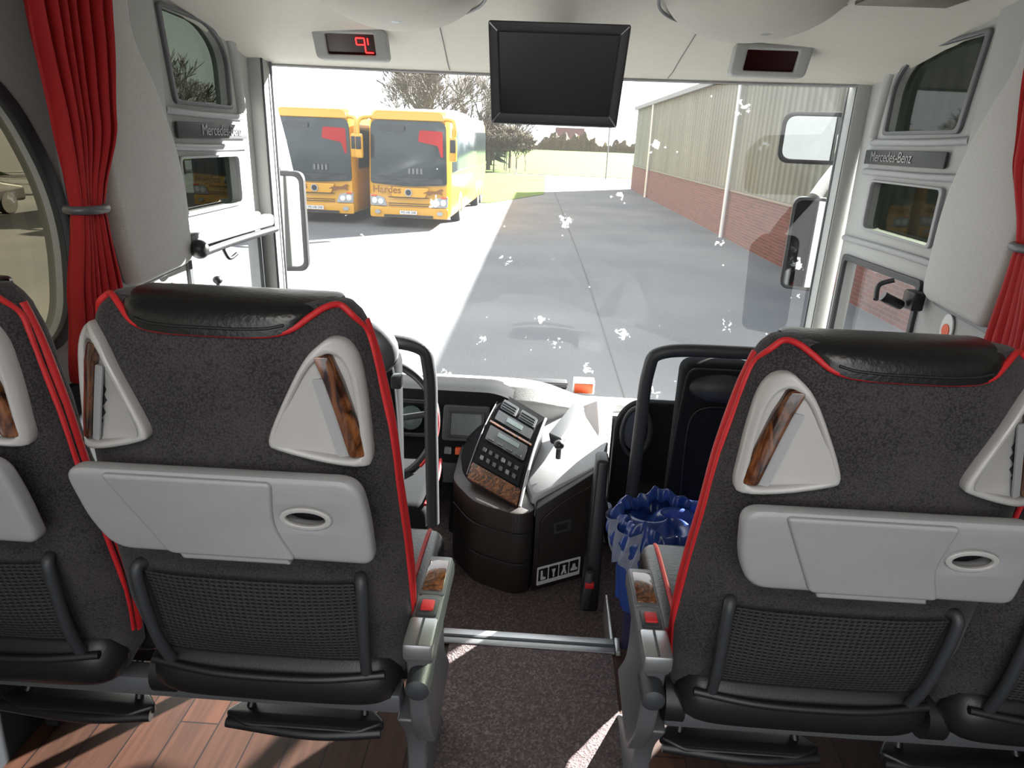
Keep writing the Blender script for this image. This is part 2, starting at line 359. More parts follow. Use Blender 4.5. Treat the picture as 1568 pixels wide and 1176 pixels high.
def seat_parts(outer):
    P = []
    zs = [-.945, -.93, -.9, -.85, -.8, -.75, -.7, -.65, -.6, -.55, -.5, -.45, -.4, -.35, -.31, -.28, -.26, -.25, -.24, -.232, -.226, -.221, -.217, -.214]
    P.append(rings('backrest', [sring(z) for z in zs]+[sring(-.2125, .8)], m_seat))
    def cap(u, v):
        x = -.15+.30*u; zb = pipez(x)-.002; q = abs(x)/.15; zt = -.205-.012*q**4; y0 = Rs(x, max(min(zb, -.225), -.26))
        t = math.pi*v*1.05; yc = y0+.056; c = math.cos(t); s = math.sin(t); e = .75
        k = (1-.75*q**10)
        return (x, yc-.064*k*math.copysign(abs(c)**.7, c)*(1 if c > 0 else 1.0), zb+(zt-zb)*(abs(s)**e)*(1 if s > 0 else -1))
    P.append(grid('head_cap', cap, 44, 22, m_leather))
    P.append(tube('head_cap_crease', [(x, Rs(x, -.245)-.010, pipez(x)+.009) for x in [-.1+.02*i for i in range(11)]], .002, m_black))
    pts = [(-x, z) for x, z in reversed(PIPE[1:])]+PIPE
    pp = []
    for x, z in pts:
        w = interp(W_T, z); q = abs(x)/w
        if q > .93 and z < -.232: pp.append((math.copysign(w*.992, x), Rs(x, z)+.01, z))
        else: pp.append((x, Rs(x, z, .003), z))
    P.append(tube('red_piping', pp, .0045, m_red))
    for s in (-1, 1):
        P.append(tube('red_edge_band', [(s*(interp(W_T, z)-.004), interp(RE_T, z)+interp(HD_T, z)+.004, z) for z in (-.245, -.27, -.31, -.4, -.5, -.6, -.7, -.8, -.86)], .0085, m_red))
    ol = [(.143, -.262), (.158, -.254), (.176, -.262), (.190, -.29), (.198, -.34), (.204, -.40), (.205, -.43), (.196, -.44), (.15, -.43), (.085, -.41), (.073, -.40), (.078, -.378), (.1, -.33), (.125, -.282)]
    for s, nm in ((1, 'right'), (-1, 'left')):
        o = [(p.x, p.y) for p in smooth_path([(x, z, 0) for x, z in ol], 3, True)]
        cx, cz = .155, -.365
        wr = (lambda a: .098+(a-.073)*.96) if s == outer else (lambda a: a)    # the window-side handle sits further round the shoulder
        inn = [(cx+(x-cx)*.8-.003, cz+(z-cz)*.82) for x, z in o]
        f = lambda a, b, c, s=s, wr=wr: (s*wr(a), Rs(wr(a), b, c+.006), b)
        P.append(panel('grab_handle_'+nm, o, [inn], .026, f, m_white, .006))
        P.append(panel('handle_scoop_'+nm, [(cx+(x-cx)*.84-.003, cz+(z-cz)*.86) for x, z in o], [], .006, lambda a, b, c, s=s, wr=wr: (s*wr(a), Rs(wr(a), b, c+.004+.25*max(0, .14-a)), b), m_white))
        cpath = [(.147, -.276), (.160, -.31), (.172, -.355), (.183, -.40), (.189, -.425)]
        L_ = [(x-.011, z+.002) for x, z in cpath]; R_ = [(x+.011, z) for x, z in cpath]
        wd = rpoly([(x, z) for x, z in L_]+[(x, z) for x, z in reversed(R_)], .006, 3)
        P.append(panel('handle_wood_'+nm, wd, [], .02, lambda a, b, c, s=s, wr=wr: (s*wr(a), Rs(wr(a), b, c+.009), b), m_burl, .003))
        gp = rpoly([(x-.016, z) for x, z in L_[1:]]+[(x-.001, z) for x, z in reversed(L_[1:])], .003, 2)
        P.append(panel('handle_gap_'+nm, gp, [], .004, lambda a, b, c, s=s, wr=wr: (s*wr(a), Rs(wr(a), b, c+.0085), b), m_table))
    def tf(a, b, c): return (a, .812+(-.436-b)*.2-c, b)
    P.append(panel('tray_table', rpoly([(-.207, -.438, .03), (.2, -.436, .03), (.21, -.5, .1), (.212, -.585, .02), (-.17, -.583, .03), (-.195, -.53, .05)], .02), [oval(.123, -.503, .033, .017)], .03, tf, m_table, .009))
    P.append(panel('tray_table_rib', rpoly([(-.15, -.442, .01), (.085, -.442, .01), (.075, -.52, .03), (.1, -.58, .01), (-.085, -.58, .01)], .01), [], .012, lambda a, b, c: tf(a, b, c+.0155), m_table, .005))
    P.append(panel('tray_table_lip', rpoly([(-.075, -.575), (.085, -.575), (.09, -.592), (-.07, -.592)], .004), [], .034, tf, m_table, .004))
    P.append(panel('cup_ring', oval(.123, -.503, .037, .02), [oval(.123, -.503, .028, .012)], .008, lambda a, b, c: tf(a, b, c+.014), m_white, .002))
    P.append(panel('cup_recess', oval(.123, -.503, .036, .019), [], .004, lambda a, b, c: tf(a, b, c-.012), m_matblack))
    def ng(u, v):
        x = -.165+.33*u; z = -.835+.18*v; return (x, Rs(x, z, .012+.012*math.sin(math.pi*u)*math.sin(math.pi*v)), z)
    P.append(grid('net_pocket', ng, 14, 8, m_net))
    for s in (-1, 1):
        P.append(tube('pocket_bar_'+('right' if s > 0 else 'left'), [(s*.172, Rs(.17, -.655, .0), -.648), (s*.178, Rs(.17, -.68, .022), -.66), (s*.174, Rs(.17, -.78, .026), -.78), (s*.168, Rs(.17, -.86, .02), -.87)], .0095, m_dgrey))
    R = []
    for i in range(25):
        x = -.222+.444*i/24; q = abs(x)/.222; k = (1-q**8)**.5*.9+.1
        R.append([(x, .955+.05*k*math.cos(2*math.pi*j/18)*1.0, -.898+.06*k*math.sin(2*math.pi*j/18)+.004*q*q) for j in range(18)])
    P.append(rings('lower_shell', R, m_black))
    P.append(tube('lower_rib', [(-.2, .915, -.862), (-.1, .902, -.868), (0, .9, -.87), (.1, .902, -.868), (.2, .915, -.862)], .007, m_black))
    P.append(box('seat_cushion', -.235, .235, 1.03, 1.40, -.97, -.86, m_leather, .035, seg=4))
    for s in (-1, 1):
        P.append(tube('cushion_piping', [(s*.2, 1.05, -.858), (s*.2, 1.2, -.856), (s*.2, 1.34, -.858), (s*.2, 1.39, -.875), (s*.2, 1.405, -.93)], .005, m_red))
    P.append(box('seat_pan', -.22, .22, 1.08, 1.36, -1.03, -.965, m_black, .01))
    P.append(rings('recliner_hub', [[(x, .985+.045*math.cos(2*math.pi*j/20), -.94+.045*math.sin(2*math.pi*j/20)) for j in range(20)] for x in (-.236, -.2)], m_black))
    P.append(tube('belt_strap', [(-.24, .99, -.80), (-.235, 1.0, -.84), (-.23, 1.03, -.87)], .008, m_red))
    P.append(tube('footrest_arm_1', [(-.13, 1.2, -1.0), (-.14, 1.17, -1.1), (-.15, 1.13, -1.175)], .009, m_black))
    P.append(tube('footrest_arm_2', [(.08, 1.2, -1.0), (.09, 1.17, -1.1), (.1, 1.13, -1.175)], .009, m_black))
    P.append(panel('footrest', rpoly([(-.2, -.02), (-.17, .02), (.11, .02), (.15, -.02), (.1, -.045), (-.15, -.045)], .015), [], .022, lambda a, b, c: (a, 1.13+b, -1.185+c+.003*math.sin(a*60)), m_black, .006))
    P.append(tube('footrest_bar', [(-.19, 1.1, -1.19), (0, 1.085, -1.192), (.14, 1.1, -1.19)], .012, m_black))
    return P
def setloc(e, d): e.location = e.location+Vector(d)
seatL = group('passenger_seat', seat_parts(-1), (0, 1.15, FL)); clone(seatL, (-.93, 0, 0)); setloc(seatL, (-.433, 0, 0))
seatR = group('passenger_seat', seat_parts(1), (0, 1.15, FL)); clone(seatR, (.97, .045, -.03)); setloc(seatR, (.5, .045, -.03))

def arm(s, x, dy, dz, name):
    P = []
    X = lambda a: x+s*a          # a grows towards the aisle
    bx = lambda nm, a0, a1, y0, y1, z0, z1, m, b=.006: P.append(box(nm, min(X(a0), X(a1)), max(X(a0), X(a1)), y0+dy, y1+dy, z0+dz, z1+dz, m, b))
    bx('armrest_beam', -.026, .026, .86, 1.11, -.79, -.747, m_greymetal, .012)
    bx('armrest_cap', -.024, .024, .85, .92, -.772, -.740, m_metal, .006)
    bx('armrest_groove', -.002, .002, .853, .915, -.7405, -.739, m_dgrey, .0)
    bx('armrest_button_frame', -.017, .017, .928, .972, -.752, -.742, m_dgrey, .003)
    bx('armrest_button', -.011, .011, .937, .963, -.748, -.738, m_red, .003)
    bx('armrest_wood', -.018, .018, .995, 1.085, -.75, -.742, m_burl, .003)
    bx('armrest_edge', -.022, .022, .987, 1.1, -.752, -.745, m_greymetal, .003)
    P.append(panel('armrest_shroud', rpoly([(.9, -.78, .02), (1.12, -.78, .03), (1.1, -.95, .06), (1.2, -1.08, .02), (1.0, -1.1, .02), (.93, -.98, .04)], .02), [], .035, lambda a, b, c: (X(-.012)+c, a+dy, b+dz), m_greymetal, .006))
    P.append(rings('recline_knob', [[(X(-.005)+rr*math.cos(2*math.pi*j/20), yy+dy, -.85+dz+rr*math.sin(2*math.pi*j/20)) for j in range(20)] for yy, rr in ((.868, .014), (.872, .02), (.90, .021), (.93, .02))], m_dgrey))
    P.append(panel('pedestal_leg', rpoly([(1.0, -1.05, .01), (1.26, -1.02, .01), (1.2, -1.2, .08), (1.34, FL+.0, .01), (1.08, FL, .01), (1.1, -1.2, .08)], .01), [], .04, lambda a, b, c: (X(-.05)+c, a+dy, b if b < -1.3 else b+dz), m_greymetal, .006))
    xo = -1.165 if s > 0 else 1.205
    xs = sorted([X(-.06), xo])
    P.append(box('seat_rail_rear', xs[0], xs[1], .995+dy, 1.04+dy, -1.03+dz, -.985+dz, m_greymetal, .008))
    P.append(box('seat_rail_front', xs[0], xs[1], 1.28+dy, 1.32+dy, -1.08+dz, -1.04+dz, m_greymetal, .006))
    P.append(panel('wall_side_leg', rpoly([(1.2, -1.0), (1.3, -1.0), (1.3, FL), (1.22, FL)], .01), [], .03, lambda a, b, c: (xo*.97+c, a+dy, b), m_matblack, .004))
    return group(name, P, (x, 1.15+dy, FL))
arm(1, -.165, 0, 0, 'seat_armrest_base'); arm(-1, .218, .045, -.03, 'seat_armrest_base')

# ------------------------------------------------------------------ coach interior shell
XL, XR = -1.18, 1.22
def WS(x, z):
    q = (x-.02)/1.2; return 2.92+(.1+(.27-z)*.22)*(1-q*q)
solo(box('floor', XL, XR, -1.3, 1.63, FL-.04, FL, m_wood, 0))
solo(box('aisle_carpet', -.216, .255, -1.3, 1.63, FL+.0005, FL+.006, m_carpet, .002))
solo(box('driver_floor_carpet', XL, XR, 1.63, 3.3, DF-.04, DF, m_carpet, 0))
st = [box('trim_tread', -.24, .262, 1.60, 1.66, FL+.001, FL+.010, m_metal, .003), box('trim_riser', -.24, .262, 1.635, 1.65, DF, FL, m_dgrey, .002), box('trim_ridge', -.24, .262, 1.622, 1.632, FL+.008, FL+.013, m_dgrey, .001)]
group('trim_step_edge', st)
solo(box('baseboard_left', XL-.002, XL+.02, -1.3, 1.63, FL, -.62, m_matblack, .004)); solo(box('baseboard_right', XR-.02, XR+.002, -1.3, 1.63, FL, -.62, m_matblack, .004))
def wall(side):
    X = XL if side < 0 else XR; o = 0 if side < 0 else .09; t = .05
    f = lambda a, b, c: (X+side*(t/2)+c, a, b)
    outer = [(-1.3, DF), (2.86, DF), (2.93, .3), (2.93, .52), (-1.3, .52)]
    h1 = rpoly([(-1.1, -.51, .08), (1.60, -.51, .12), (1.66, -.2, .2), (1.5, .12, .3), (-1.1, .14, .1)], .1, 8)
    h2 = rpoly([(2.24, .075, .02), (2.64+o, .075, .02), (2.64+o, .26, .12), (2.52+o, .335, .08), (2.2, .345, .02)], .05)
    h3 = rpoly([(2.22+.3*o, -.27, .02), (2.66+o, -.265, .03), (2.66+o, -.09, .02), (2.22+.3*o, -.09, .02)], .03)
    h4 = rpoly([(2.2+.5*o, -.385, .02), (2.80+o*.6, -.39, .02), (2.80+o*.6, -.95, .05), (2.2+.5*o, -.9, .05)], .03)
    w = panel('wall_'+('left' if side < 0 else 'right'), outer, [h1, h2, h3, h4], t, f, m_greywall); solo(w)
    for i, h in enumerate((h1, h2, h3, h4)):
        cx = sum(p[0] for p in h)/len(h); cz = sum(p[1] for p in h)/len(h)
        g = [(cx+(p[0]-cx)*1.01, cz+(p[1]-cz)*1.01) for p in h]
        gm = (m_side, m_tint, m_tint, m_glass)[i]
        gl = panel('glass_pane', g, [], .006, lambda a, b, c: (X+side*.035+c, a, b), gm)
        n1 = .95 if i else .985
        inn = [(cx+(p[0]-cx)*n1, cz+(p[1]-cz)*n1) for p in h]; out2 = [(cx+(p[0]-cx)*1.02, cz+(p[1]-cz)*1.04) for p in h]
        fr = panel('window_frame', out2, [inn], .016, lambda a, b, c: (X-side*.004+c, a, b), (m_dgrey, m_greymetal, m_table, m_dgrey)[i], .003)
        group('window_%d' % (i+1+(0 if side < 0 else 4)), [fr, gl])
    P = []
    fo = rpoly([(1.80, -.42, .03), (2.12, -.40, .05), (2.12, -.1, .3), (2.02, .12, .1), (1.94, .22, .05), (1.94, .46, .02), (1.72, .46, .02), (1.74, -.1, .2)], .05)
    P.append(panel('pillar_pad', fo, [], .06, lambda a, b, c: (X-side*(.045)+c, a, b), m_weave, .02))
    P.append(panel('pad_shadow_rim', [(1.93+(a-1.93)*1.10, -.02+(b+.02)*1.05) for a, b in fo], [], .016, lambda a, b, c: (X-side*(.026)+c, a, b), m_greymetal, .003))  # darker rim stands in for the shadow line round the pad
    P.append(panel('pillar_base', rpoly([(1.68, -.95), (2.16, -.95), (2.16, -.40), (2.16, .5), (1.68, .5), (1.66, -.3)], .02), [], .02, lambda a, b, c: (X-side*(.008)+c, a, b), m_greywall, .004))
    P.append(box('pillar_front_strip', *sorted((X-side*.005, X-side*.03)), 1.66, 1.80, -.9, .45, m_greymetal, .01))
    group('pillar_panel', P)
    P = [box('plate', *sorted((X-side*.004, X-side*.014)), 2.22+o*.5, 2.74+o, -.032, .018, m_dgrey, .003)]
    P.append(text('lettering', 'Mercedes-Benz', .05, lambda a, b, c: (X-side*(.0155+c), (2.53+o)+(a if side < 0 else -a), b-.006), m_metal))
    group('name_plate', P)
    P = [tube('moulding_%d' % k, pts, .012, m_table) for k, pts in enumerate([
        [(X-side*.004, 2.17, .05), (X-side*.004, 2.4, .045), (X-side*.004, 2.72+o, .045)],
        [(X-side*.004, 2.17, -.055), (X-side*.004, 2.4, -.06), (X-side*.004, 2.74+o, -.06)],
        [(X-side*.004, 2.17, -.315), (X-side*.004, 2.5, -.315), (X-side*.004, 2.8+o, -.32)]])]
    P.append(tube('moulding_arch', [(X-side*.004, 2.2, .40), (X-side*.004, 2.5+o, .39), (X-side*.004, 2.66+o, .32), (X-side*.004, 2.70+o, .2), (X-side*.004, 2.72+o, .06)], .02, m_greywall))
    group('window_moulding', P)
wall(-1); wall(1)
for s in (-1, 1):
    x = (XL+.02) if s < 0 else (XR-.02); y = 2.86 if s < 0 else 2.95
    P = [prism('pillar_core', [(x-.035, y-.03), (x+.03, y-.03), (x+.03, y+.07), (x-.035, y+.07)], -1.35, .33, m_greywall, .012)]
    P.append(tube('seal', [(x-s*.038, y+.05, -1.3), (x-s*.038, y+.05, -.4), (x-s*.038, y+.05, .27)], .005, m_greymetal))
    P.append(tube('pillar_rib', [(x-s*.03, y-.02, -1.3), (x-s*.03, y-.02, -.4), (x-s*.03, y-.02, .27)], .005, m_dgrey))
    group('trim_a_pillar', P)
def wsf(u, v):
    x = -1.19+2.42*u; z = -1.3+1.6*v; return (x, WS(x, z)+.02, z)
solo(grid('window_windshield', wsf, 40, 20, m_wind))
P = [box('flank_left', XL-.075, XL-.052, -1.3, 2.15, -2.35, -.55, m_yellow, .008), box('flank_left_front', XL-.075, XL-.052, 2.15, 2.8, -2.35, -1.0, m_yellow, .008), box('flank_right', XR+.052, XR+.075, -1.3, 2.1, -2.35, -.55, m_yellow, .008)]
for sx in (-1, 1):
    xx = XL if sx < 0 else XR
    P.append(rings('front_wheel', [[(xx+sx*q, .9+.5*r*math.cos(2*math.pi*j/24), GR+.5+.5*r*math.sin(2*math.pi*j/24)) for j in range(24)] for q, r in ((-.25, 1), (.03, 1), (.06, .92), (.06, .6), (.0, .5))], m_tire))
group('body_skin', P, (0, 0, GR))
prof = [(0, .25), (.04, .262), (.1, .27), (.25, .315), (.45, .37), (.75, .425), (1.1, .465), (1.6, .475), (2.6, .475), (4.25, .475)]
def ceil(u, v):
    x = XL-.02+(XR-XL+.04)*u; k = v*(len(prof)-1); i = min(int(k), len(prof)-2); t = k-i
    d = prof[i][0]*(1-t)+prof[i+1][0]*t; z = prof[i][1]*(1-t)+prof[i+1][1]*t
    q = abs((x-.02)/1.22); return (x, WS(x, .26)+.01-d, z-.05*q**6*min(1, d/.5))
solo(grid('ceiling', ceil, 48, 45, m_cream))
solo(box('roof', XL-.06, XR+.06, -1.3, 3.06, .53, .58, m_whitep, .02))
solo(grid('trim_header', lambda u, v: (XL+(XR-XL)*u, WS(XL+(XR-XL)*u, .26)+.03-.02*math.sin(v*math.pi), .245+.3*v), 40, 4, m_cream))
solo(tube('trim_header_seal', [(x, WS(x, .26)-.002, .248) for x in [-1.15+2.34*i/12 for i in range(13)]], .004, m_table))
def cpt(x, d):
    for (a, za), (b, zb) in zip(prof, prof[1:]):
        if d <= b: z = za+(zb-za)*(d-a)/(b-a); break
    return (x, WS(x, .26)+.01-d, z-.002)
P = [tube('seam', [cpt(xx+.02*k/6, .03+.42*k/6) for k in range(7)], .0016, m_greymetal) for xx in (-.42, .45)]
group('trim_header_seams', P)
for cx in (-.47, .55):
    P = [ellipsoid('pod', (cx, 2.2, .43), (.25, .36, .135), m_cream, 40), tube('pod_ring', [(cx+.262*math.cos(t), 2.2+.37*math.sin(t), .40+.02*math.sin(t)*-1) for t in [i*math.pi/8 for i in range(16)]], .005, m_greymetal, True)]
    P.append(ellipsoid('pod_lamp', (cx+.02, 2.12, .31), (.03, .03, .012), m_metal))
    group('ceiling_pod', P)
P = [box('console_body', .72, 1.08, 1.75, 2.15, .38, .46, m_cream, .03), box('console_glass', .78, 1.02, 1.8, 2.08, .37, .384, m_lampglass, .004)]
group('overhead_lamp', P)
def clock(cx, cz, lit):
    y = 2.68; tl = lambda x, yy, z: (x, yy+(z-cz)*-.55, z)
    P = [panel('bezel', rrect(cx-.132, cx+.132, cz-.05, cz+.05, .02), [rrect(cx-.088, cx+.088, cz-.032, cz+.032, .006)], .05, lambda a, b, c: tl(a, y-c, b), m_greywall, .006),
         panel('display_glass', rrect(cx-.09, cx+.09, cz-.034, cz+.034, .004), [], .006, lambda a, b, c: tl(a, y-.006-c, b), m_redlcd)]
    if lit:
        def seg(x0, x1, z0, z1): P.append(box('led_segment', cx+x0, cx+x1, y-.014, y-.010, cz+z0, cz+z1, m_led, 0, fn=tl))
        seg(.02, .05, .018, .022); seg(.018, .022, .0, .02); seg(.048, .052, .0, .02); seg(.02, .05, -.002, .002); seg(.048, .052, -.024, 0); seg(.05, .078, -.026, -.022); seg(.06, .064, -.0, .02)
    group('digital_clock', P)
clock(-.73, .302, True); clock(.75, .296, False)
def mf(a, b, c): return (a, 2.2-(b-.05)*.18-c, b)
P = [panel('monitor_housing', rpoly([(-.182, .048), (.194, .048), (.21, .318), (-.196, .318)], .012), [], .04, lambda a, b, c: mf(a, b, c-.03), m_dgrey, .008),
     panel('monitor_bezel', rpoly([(-.182, .048), (.194, .048), (.208, .318), (-.194, .318)], .008), [rpoly([(-.153, .08), (.166, .08), (.178, .29), (-.164, .29)], .004)], .014, mf, m_dgrey, .006),
     panel('monitor_screen', [(-.157, .075), (.17, .075), (.18, .293), (-.167, .293)], [], .004, lambda a, b, c: mf(a, b, c-.004), m_screen),
     box('monitor_bracket', -.06, .07, 2.2, 2.62, .2, .30, m_dgrey, .02)]
for (a, b, c_, d_) in ((-.19, .312, -.168, .292), (.203, .312, .182, .292), (-.178, .052, -.156, .078), (.19, .052, .169, .078)):
    P.append(tube('bezel_mitre', [mf(a, b, .007), mf(c_, d_, .007)], .002, m_metal, smooth=False))
group('ceiling_monitor', P)

# ------------------------------------------------------------------ curtains
def curtain(side):
    X = -1.09 if side < 0 else 1.13
    ct = [(-.56, 1.57), (-.4, 1.585), (-.19, 1.61), (0, 1.65), (.45, 1.67)]
    wt = [(-.56, .22), (-.4, .17), (-.22, .10), (-.19, .085), (-.16, .1), (0, .19), (.2, .25), (.45, .3)]
    o = .05 if side > 0 else 0
    def cf(u, v):
        z = -.58+1.03*v; w = interp(wt, z); c = interp(ct, z)+o; k = w/.3
        a = .034*(.35+.65*k)
        ph = 2*math.pi*6.5*u+1.2*math.sin(3*z+side)
        return (X+a*math.sin(ph)*(.8+.2*math.sin(9*u)), c+(u-.5)*w+.012*math.cos(ph*1.0), z)
    P = [grid('curtain_cloth', cf, 120, 60, m_curtain, ang=180)]
    P.append(tube('tie_band', [(X+.035*math.cos(t), 1.61+o+.05*math.sin(t), -.19) for t in [i*math.pi/6 for i in range(12)]], .010, m_greymetal, True))
    group('curtain', P)
curtain(-1); curtain(1)
P = [box('cassette', -1.15, -1.10, 2.12, 2.78, -.36, -.315, m_greymetal, .012), tube('shade_bar', [(-1.09, 2.13, -.375), (-1.09, 2.4, -.37), (-1.09, 2.76, -.372)], .012, m_black), ellipsoid('end_knob', (-1.09, 2.12, -.36), (.03, .03, .03), m_black), tube('shade_hook', [(-1.1, 2.3, -.38), (-1.09, 2.32, -.42), (-1.08, 2.36, -.41)], .006, m_black)]
group('sunshade_roller', P)
P = [box('mic_base', 1.16, 1.2, 2.17, 2.24, -.46, -.4, m_black, .008), tube('mic_body', [(1.15, 2.22, -.45), (1.1, 2.2, -.43), (1.08, 2.2, -.42)], .016, m_black), tube('mic_clip', [(1.14, 2.27, -.38), (1.1, 2.28, -.40), (1.08, 2.24, -.44)], .008, m_dgrey)]
group('microphone_holder', P)
P = [panel('smiley', oval(2.02, -.475, .03, .045), [], .004, lambda a, b, c: (1.196+c, a, b), m_stw), panel('smiley_face', oval(2.02, -.48, .018, .02), [], .005, lambda a, b, c: (1.194+c, a, b), m_orange), panel('exit_mark', rrect(1.91, 1.95, -.52, -.48, .005), [], .004, lambda a, b, c: (1.196+c, a, b), m_green)]
group('wall_stickers', P)
P = [tube('coat_hook', [(XL+.03, 1.9, -.45), (XL+.07, 1.92, -.47), (XL+.08, 1.96, -.44)], .007, m_dgrey), box('hook_plate', XL+.012, XL+.03, 1.88, 1.94, -.5, -.42, m_greymetal, .005)]
group('coat_hook_plate', P)
group('sill_lever', [tube('lever_stem', [(-1.13, 2.28, -.58), (-1.12, 2.28, -.50)], .006, m_black, smooth=False), ellipsoid('lever_knob', (-1.12, 2.28, -.49), (.016, .016, .014), m_black)])

# ------------------------------------------------------------------ dashboard
def dz(x): return .5-.5*math.tanh((x-.12)/.12)
def df(u, v):
    x = -1.13+2.3*u; h = dz(x)
    P_ = [(2.72+.1*(1-h), -1.16-.05*(1-h)), (2.74+.1*(1-h), -1.06-.06*(1-h)), (2.82+.06*(1-h), -1.005-.09*(1-h)), (2.92, -1.01-.09*(1-h)), (3.08, -1.1-.04*(1-h)), (3.22, -1.19), (3.36, -1.25)]
    k = v*6; i = min(int(k), 5); t = k-i; y = P_[i][0]*(1-t)+P_[i+1][0]*t; z = P_[i][1]*(1-t)+P_[i+1][1]*t
    lim = WS(x, z)-.005
    return (x, min(y, lim), z)
P = [grid('dash_top', df, 60, 36, m_dash),
     box('dash_front', -1.13, 1.17, 2.8, 2.9, DF, -1.12, m_dgrey, .01),
     prism('dash_right_wing', [(.0, 2.12), (.24, 2.22), (.30, 2.5), (.34, 2.86), (.0, 2.86), (-.06, 2.4)], -1.26, 0, m_table, .015, ztop=lambda x, y: -1.175+.10*min(1, max(0, (x)/.24))+(y-2.12)*.02)]
def binn(u, v):
    x = -1.0+.90*u
    PR = [(2.50, -1.42), (2.53, -1.3), (2.58, -1.2), (2.63, -1.1), (2.645, -1.02), (2.66, -.992), (2.72, -.985), (2.85, -.998), (2.95, -1.03)]
    k = v*8; i = min(int(k), 7); t = k-i
    y = PR[i][0]*(1-t)+PR[i+1][0]*t; z = PR[i][1]*(1-t)+PR[i+1][1]*t
    return (x, y, z-(.03*max(0, (x+.22)/.12)**2 if x > -.22 else 0))
P.append(grid('binnacle', binn, 36, 24, m_matblack, ang=40))
P.append(box('binnacle_side', -.115, -.10, 2.52, 2.95, -1.42, -1.06, m_matblack, .006))
def bf(a, b, c): return (a, 2.51+.10*(b+1.3)/.2-c, b)
P.append(panel('gauge_hood', rrect(-.80, -.42, -1.17, -1.03, .05), [rrect(-.785, -.435, -1.155, -1.045, .04)], .03, lambda a, b, c: bf(a, b, c+.0), m_black, .006))
for gx in (-.70, -.52): P.append(panel('gauge', oval(gx, -1.10, .05, .045), [], .012, lambda a, b, c: bf(a, b, c+.002), m_lcd, .002))
P.append(panel('nav_bezel', rrect(-.385, -.19, -1.175, -1.045, .014), [], .03, lambda a, b, c: bf(a, b, c+.0), m_dgrey, .005))
P.append(panel('nav_screen_frame', rrect(-.365, -.21, -1.16, -1.06, .01), [rrect(-.35, -.225, -1.15, -1.07, .006)], .01, lambda a, b, c: bf(a, b, c+.017), m_black, .003))
P.append(panel('nav_screen', rrect(-.355, -.22, -1.155, -1.065, .004), [], .004, lambda a, b, c: bf(a, b, c+.0165), m_lcd))
for i in range(4):
    P.append(panel('switch', rrect(-.37+.045*i, -.34+.045*i, -1.225, -1.20, .004), [], .014, lambda a, b, c: bf(a, b, c+.006), m_orange if i == 1 else m_greymetal, .002))
P.append(panel('drawer', rrect(-.40, -.2, -1.33, -1.26, .006), [], .014, lambda a, b, c: bf(a, b, c+.002), m_dgrey, .003))
RB = Vector((-.045, 2.08, -1.178)); LB = Vector((-.235, 2.24, -1.165)); LT = Vector((-.144, 2.70, -1.015)); RT = Vector((.03, 2.47, -1.02))
nrm = (LT-RB).cross(RT-LB); nrm = nrm if nrm.z > 0 else -nrm; nrm.normalize()
def SF(u, v, c=0):
    p = LB*(1-u)*(1-v)+RB*u*(1-v)+RT*u*v+LT*(1-u)*v; return tuple(p+nrm*(c+.02*math.sin(math.pi*min(1, v*1.0))))
def spanel(nm, u0, u1, v0, v1, h, m, r=.02): P.append(panel(nm, rrect(u0, u1, v0, v1, r), [], 1, lambda a, b, c: SF(a, b, h*(c+.5)), m, 0))
drop = Vector((.0, .05, -.12))
c4 = [Vector(SF(u, v, -.004)) for u, v in ((0, 0), (1, 0), (1, 1), (0, 1))]
P.append(hexa('stack_body', [c+drop for c in c4]+c4, m_black, .006))
P.append(hexa('stack_cheek', [(-.32, 2.3, -1.45), (-.2, 2.2, -1.45), (-.1, 2.8, -1.3), (-.34, 2.8, -1.3), (-.31, 2.38, -1.22), (-.228, 2.245, -1.172), (-.135, 2.72, -1.02), (-.25, 2.72, -1.10)], m_matblack, .015))
P.append(grid('stack_face', lambda u, v: SF(-.03+1.06*u, -.03+1.06*v, 0), 8, 12, m_matblack))
spanel('wood_trim_lower', .0, 1.0, -.03, .12, .008, m_burl)
spanel('button_field', .06, .94, .14, .36, .006, m_matblack)
spanel('radio', .08, .92, .39, .56, .008, m_black); spanel('radio_display', .3, .75, .48, .53, .010, m_lcd, .008)
spanel('wood_trim_mid', .03, .97, .590, .612, .008, m_burl, .008)
spanel('climate_unit', .1, .9, .65, .78, .008, m_black); spanel('climate_display', .35, .7, .69, .75, .010, m_lcd, .008)
spanel('vent_left', .1, .46, .81, .95, .008, m_dgrey); spanel('vent_right', .54, .9, .81, .95, .008, m_dgrey)
for i in range(6):
    for j in range(2): spanel('button', .12+.135*i, .19+.135*i, .18+.085*j, .22+.085*j, .011, m_dgrey if (i+j) % 4 else m_greymetal, .008)
for i in range(4): spanel('radio_button', .14+.2*i, .26+.2*i, .405, .43, .011, m_dgrey, .006)
for k in range(3): spanel('vent_slat', .12, .44, .835+.035*k, .845+.035*k, .012, m_black, .002); spanel('vent_slat', .56, .88, .835+.035*k, .845+.035*k, .012, m_black, .002)
P.append(tube('stack_silver_edge', [SF(1.04, v, .002) for v in (-.02, .2, .5, .8, 1.02)], .005, m_white))
P.append(tube('stack_silver_edge_left', [SF(-.04, v, .002) for v in (.0, .3, .6, .95)], .0025, m_greymetal))
P.append(hexa('side_vent', [(.06, 2.40, -1.09), (.10, 2.36, -1.09), (.20, 2.66, -1.06), (.15, 2.68, -1.06), (.05, 2.41, -1.05), (.10, 2.36, -1.05), (.2, 2.66, -1.035), (.15, 2.69, -1.03)], m_dgrey, .006))
P.append(tube('brake_lever', [(.09, 2.3, -1.1), (.09, 2.29, -1.05)], .01, m_black, smooth=False)); P.append(ellipsoid('brake_knob', (.09, 2.285, -1.04), (.02, .02, .018), m_black))
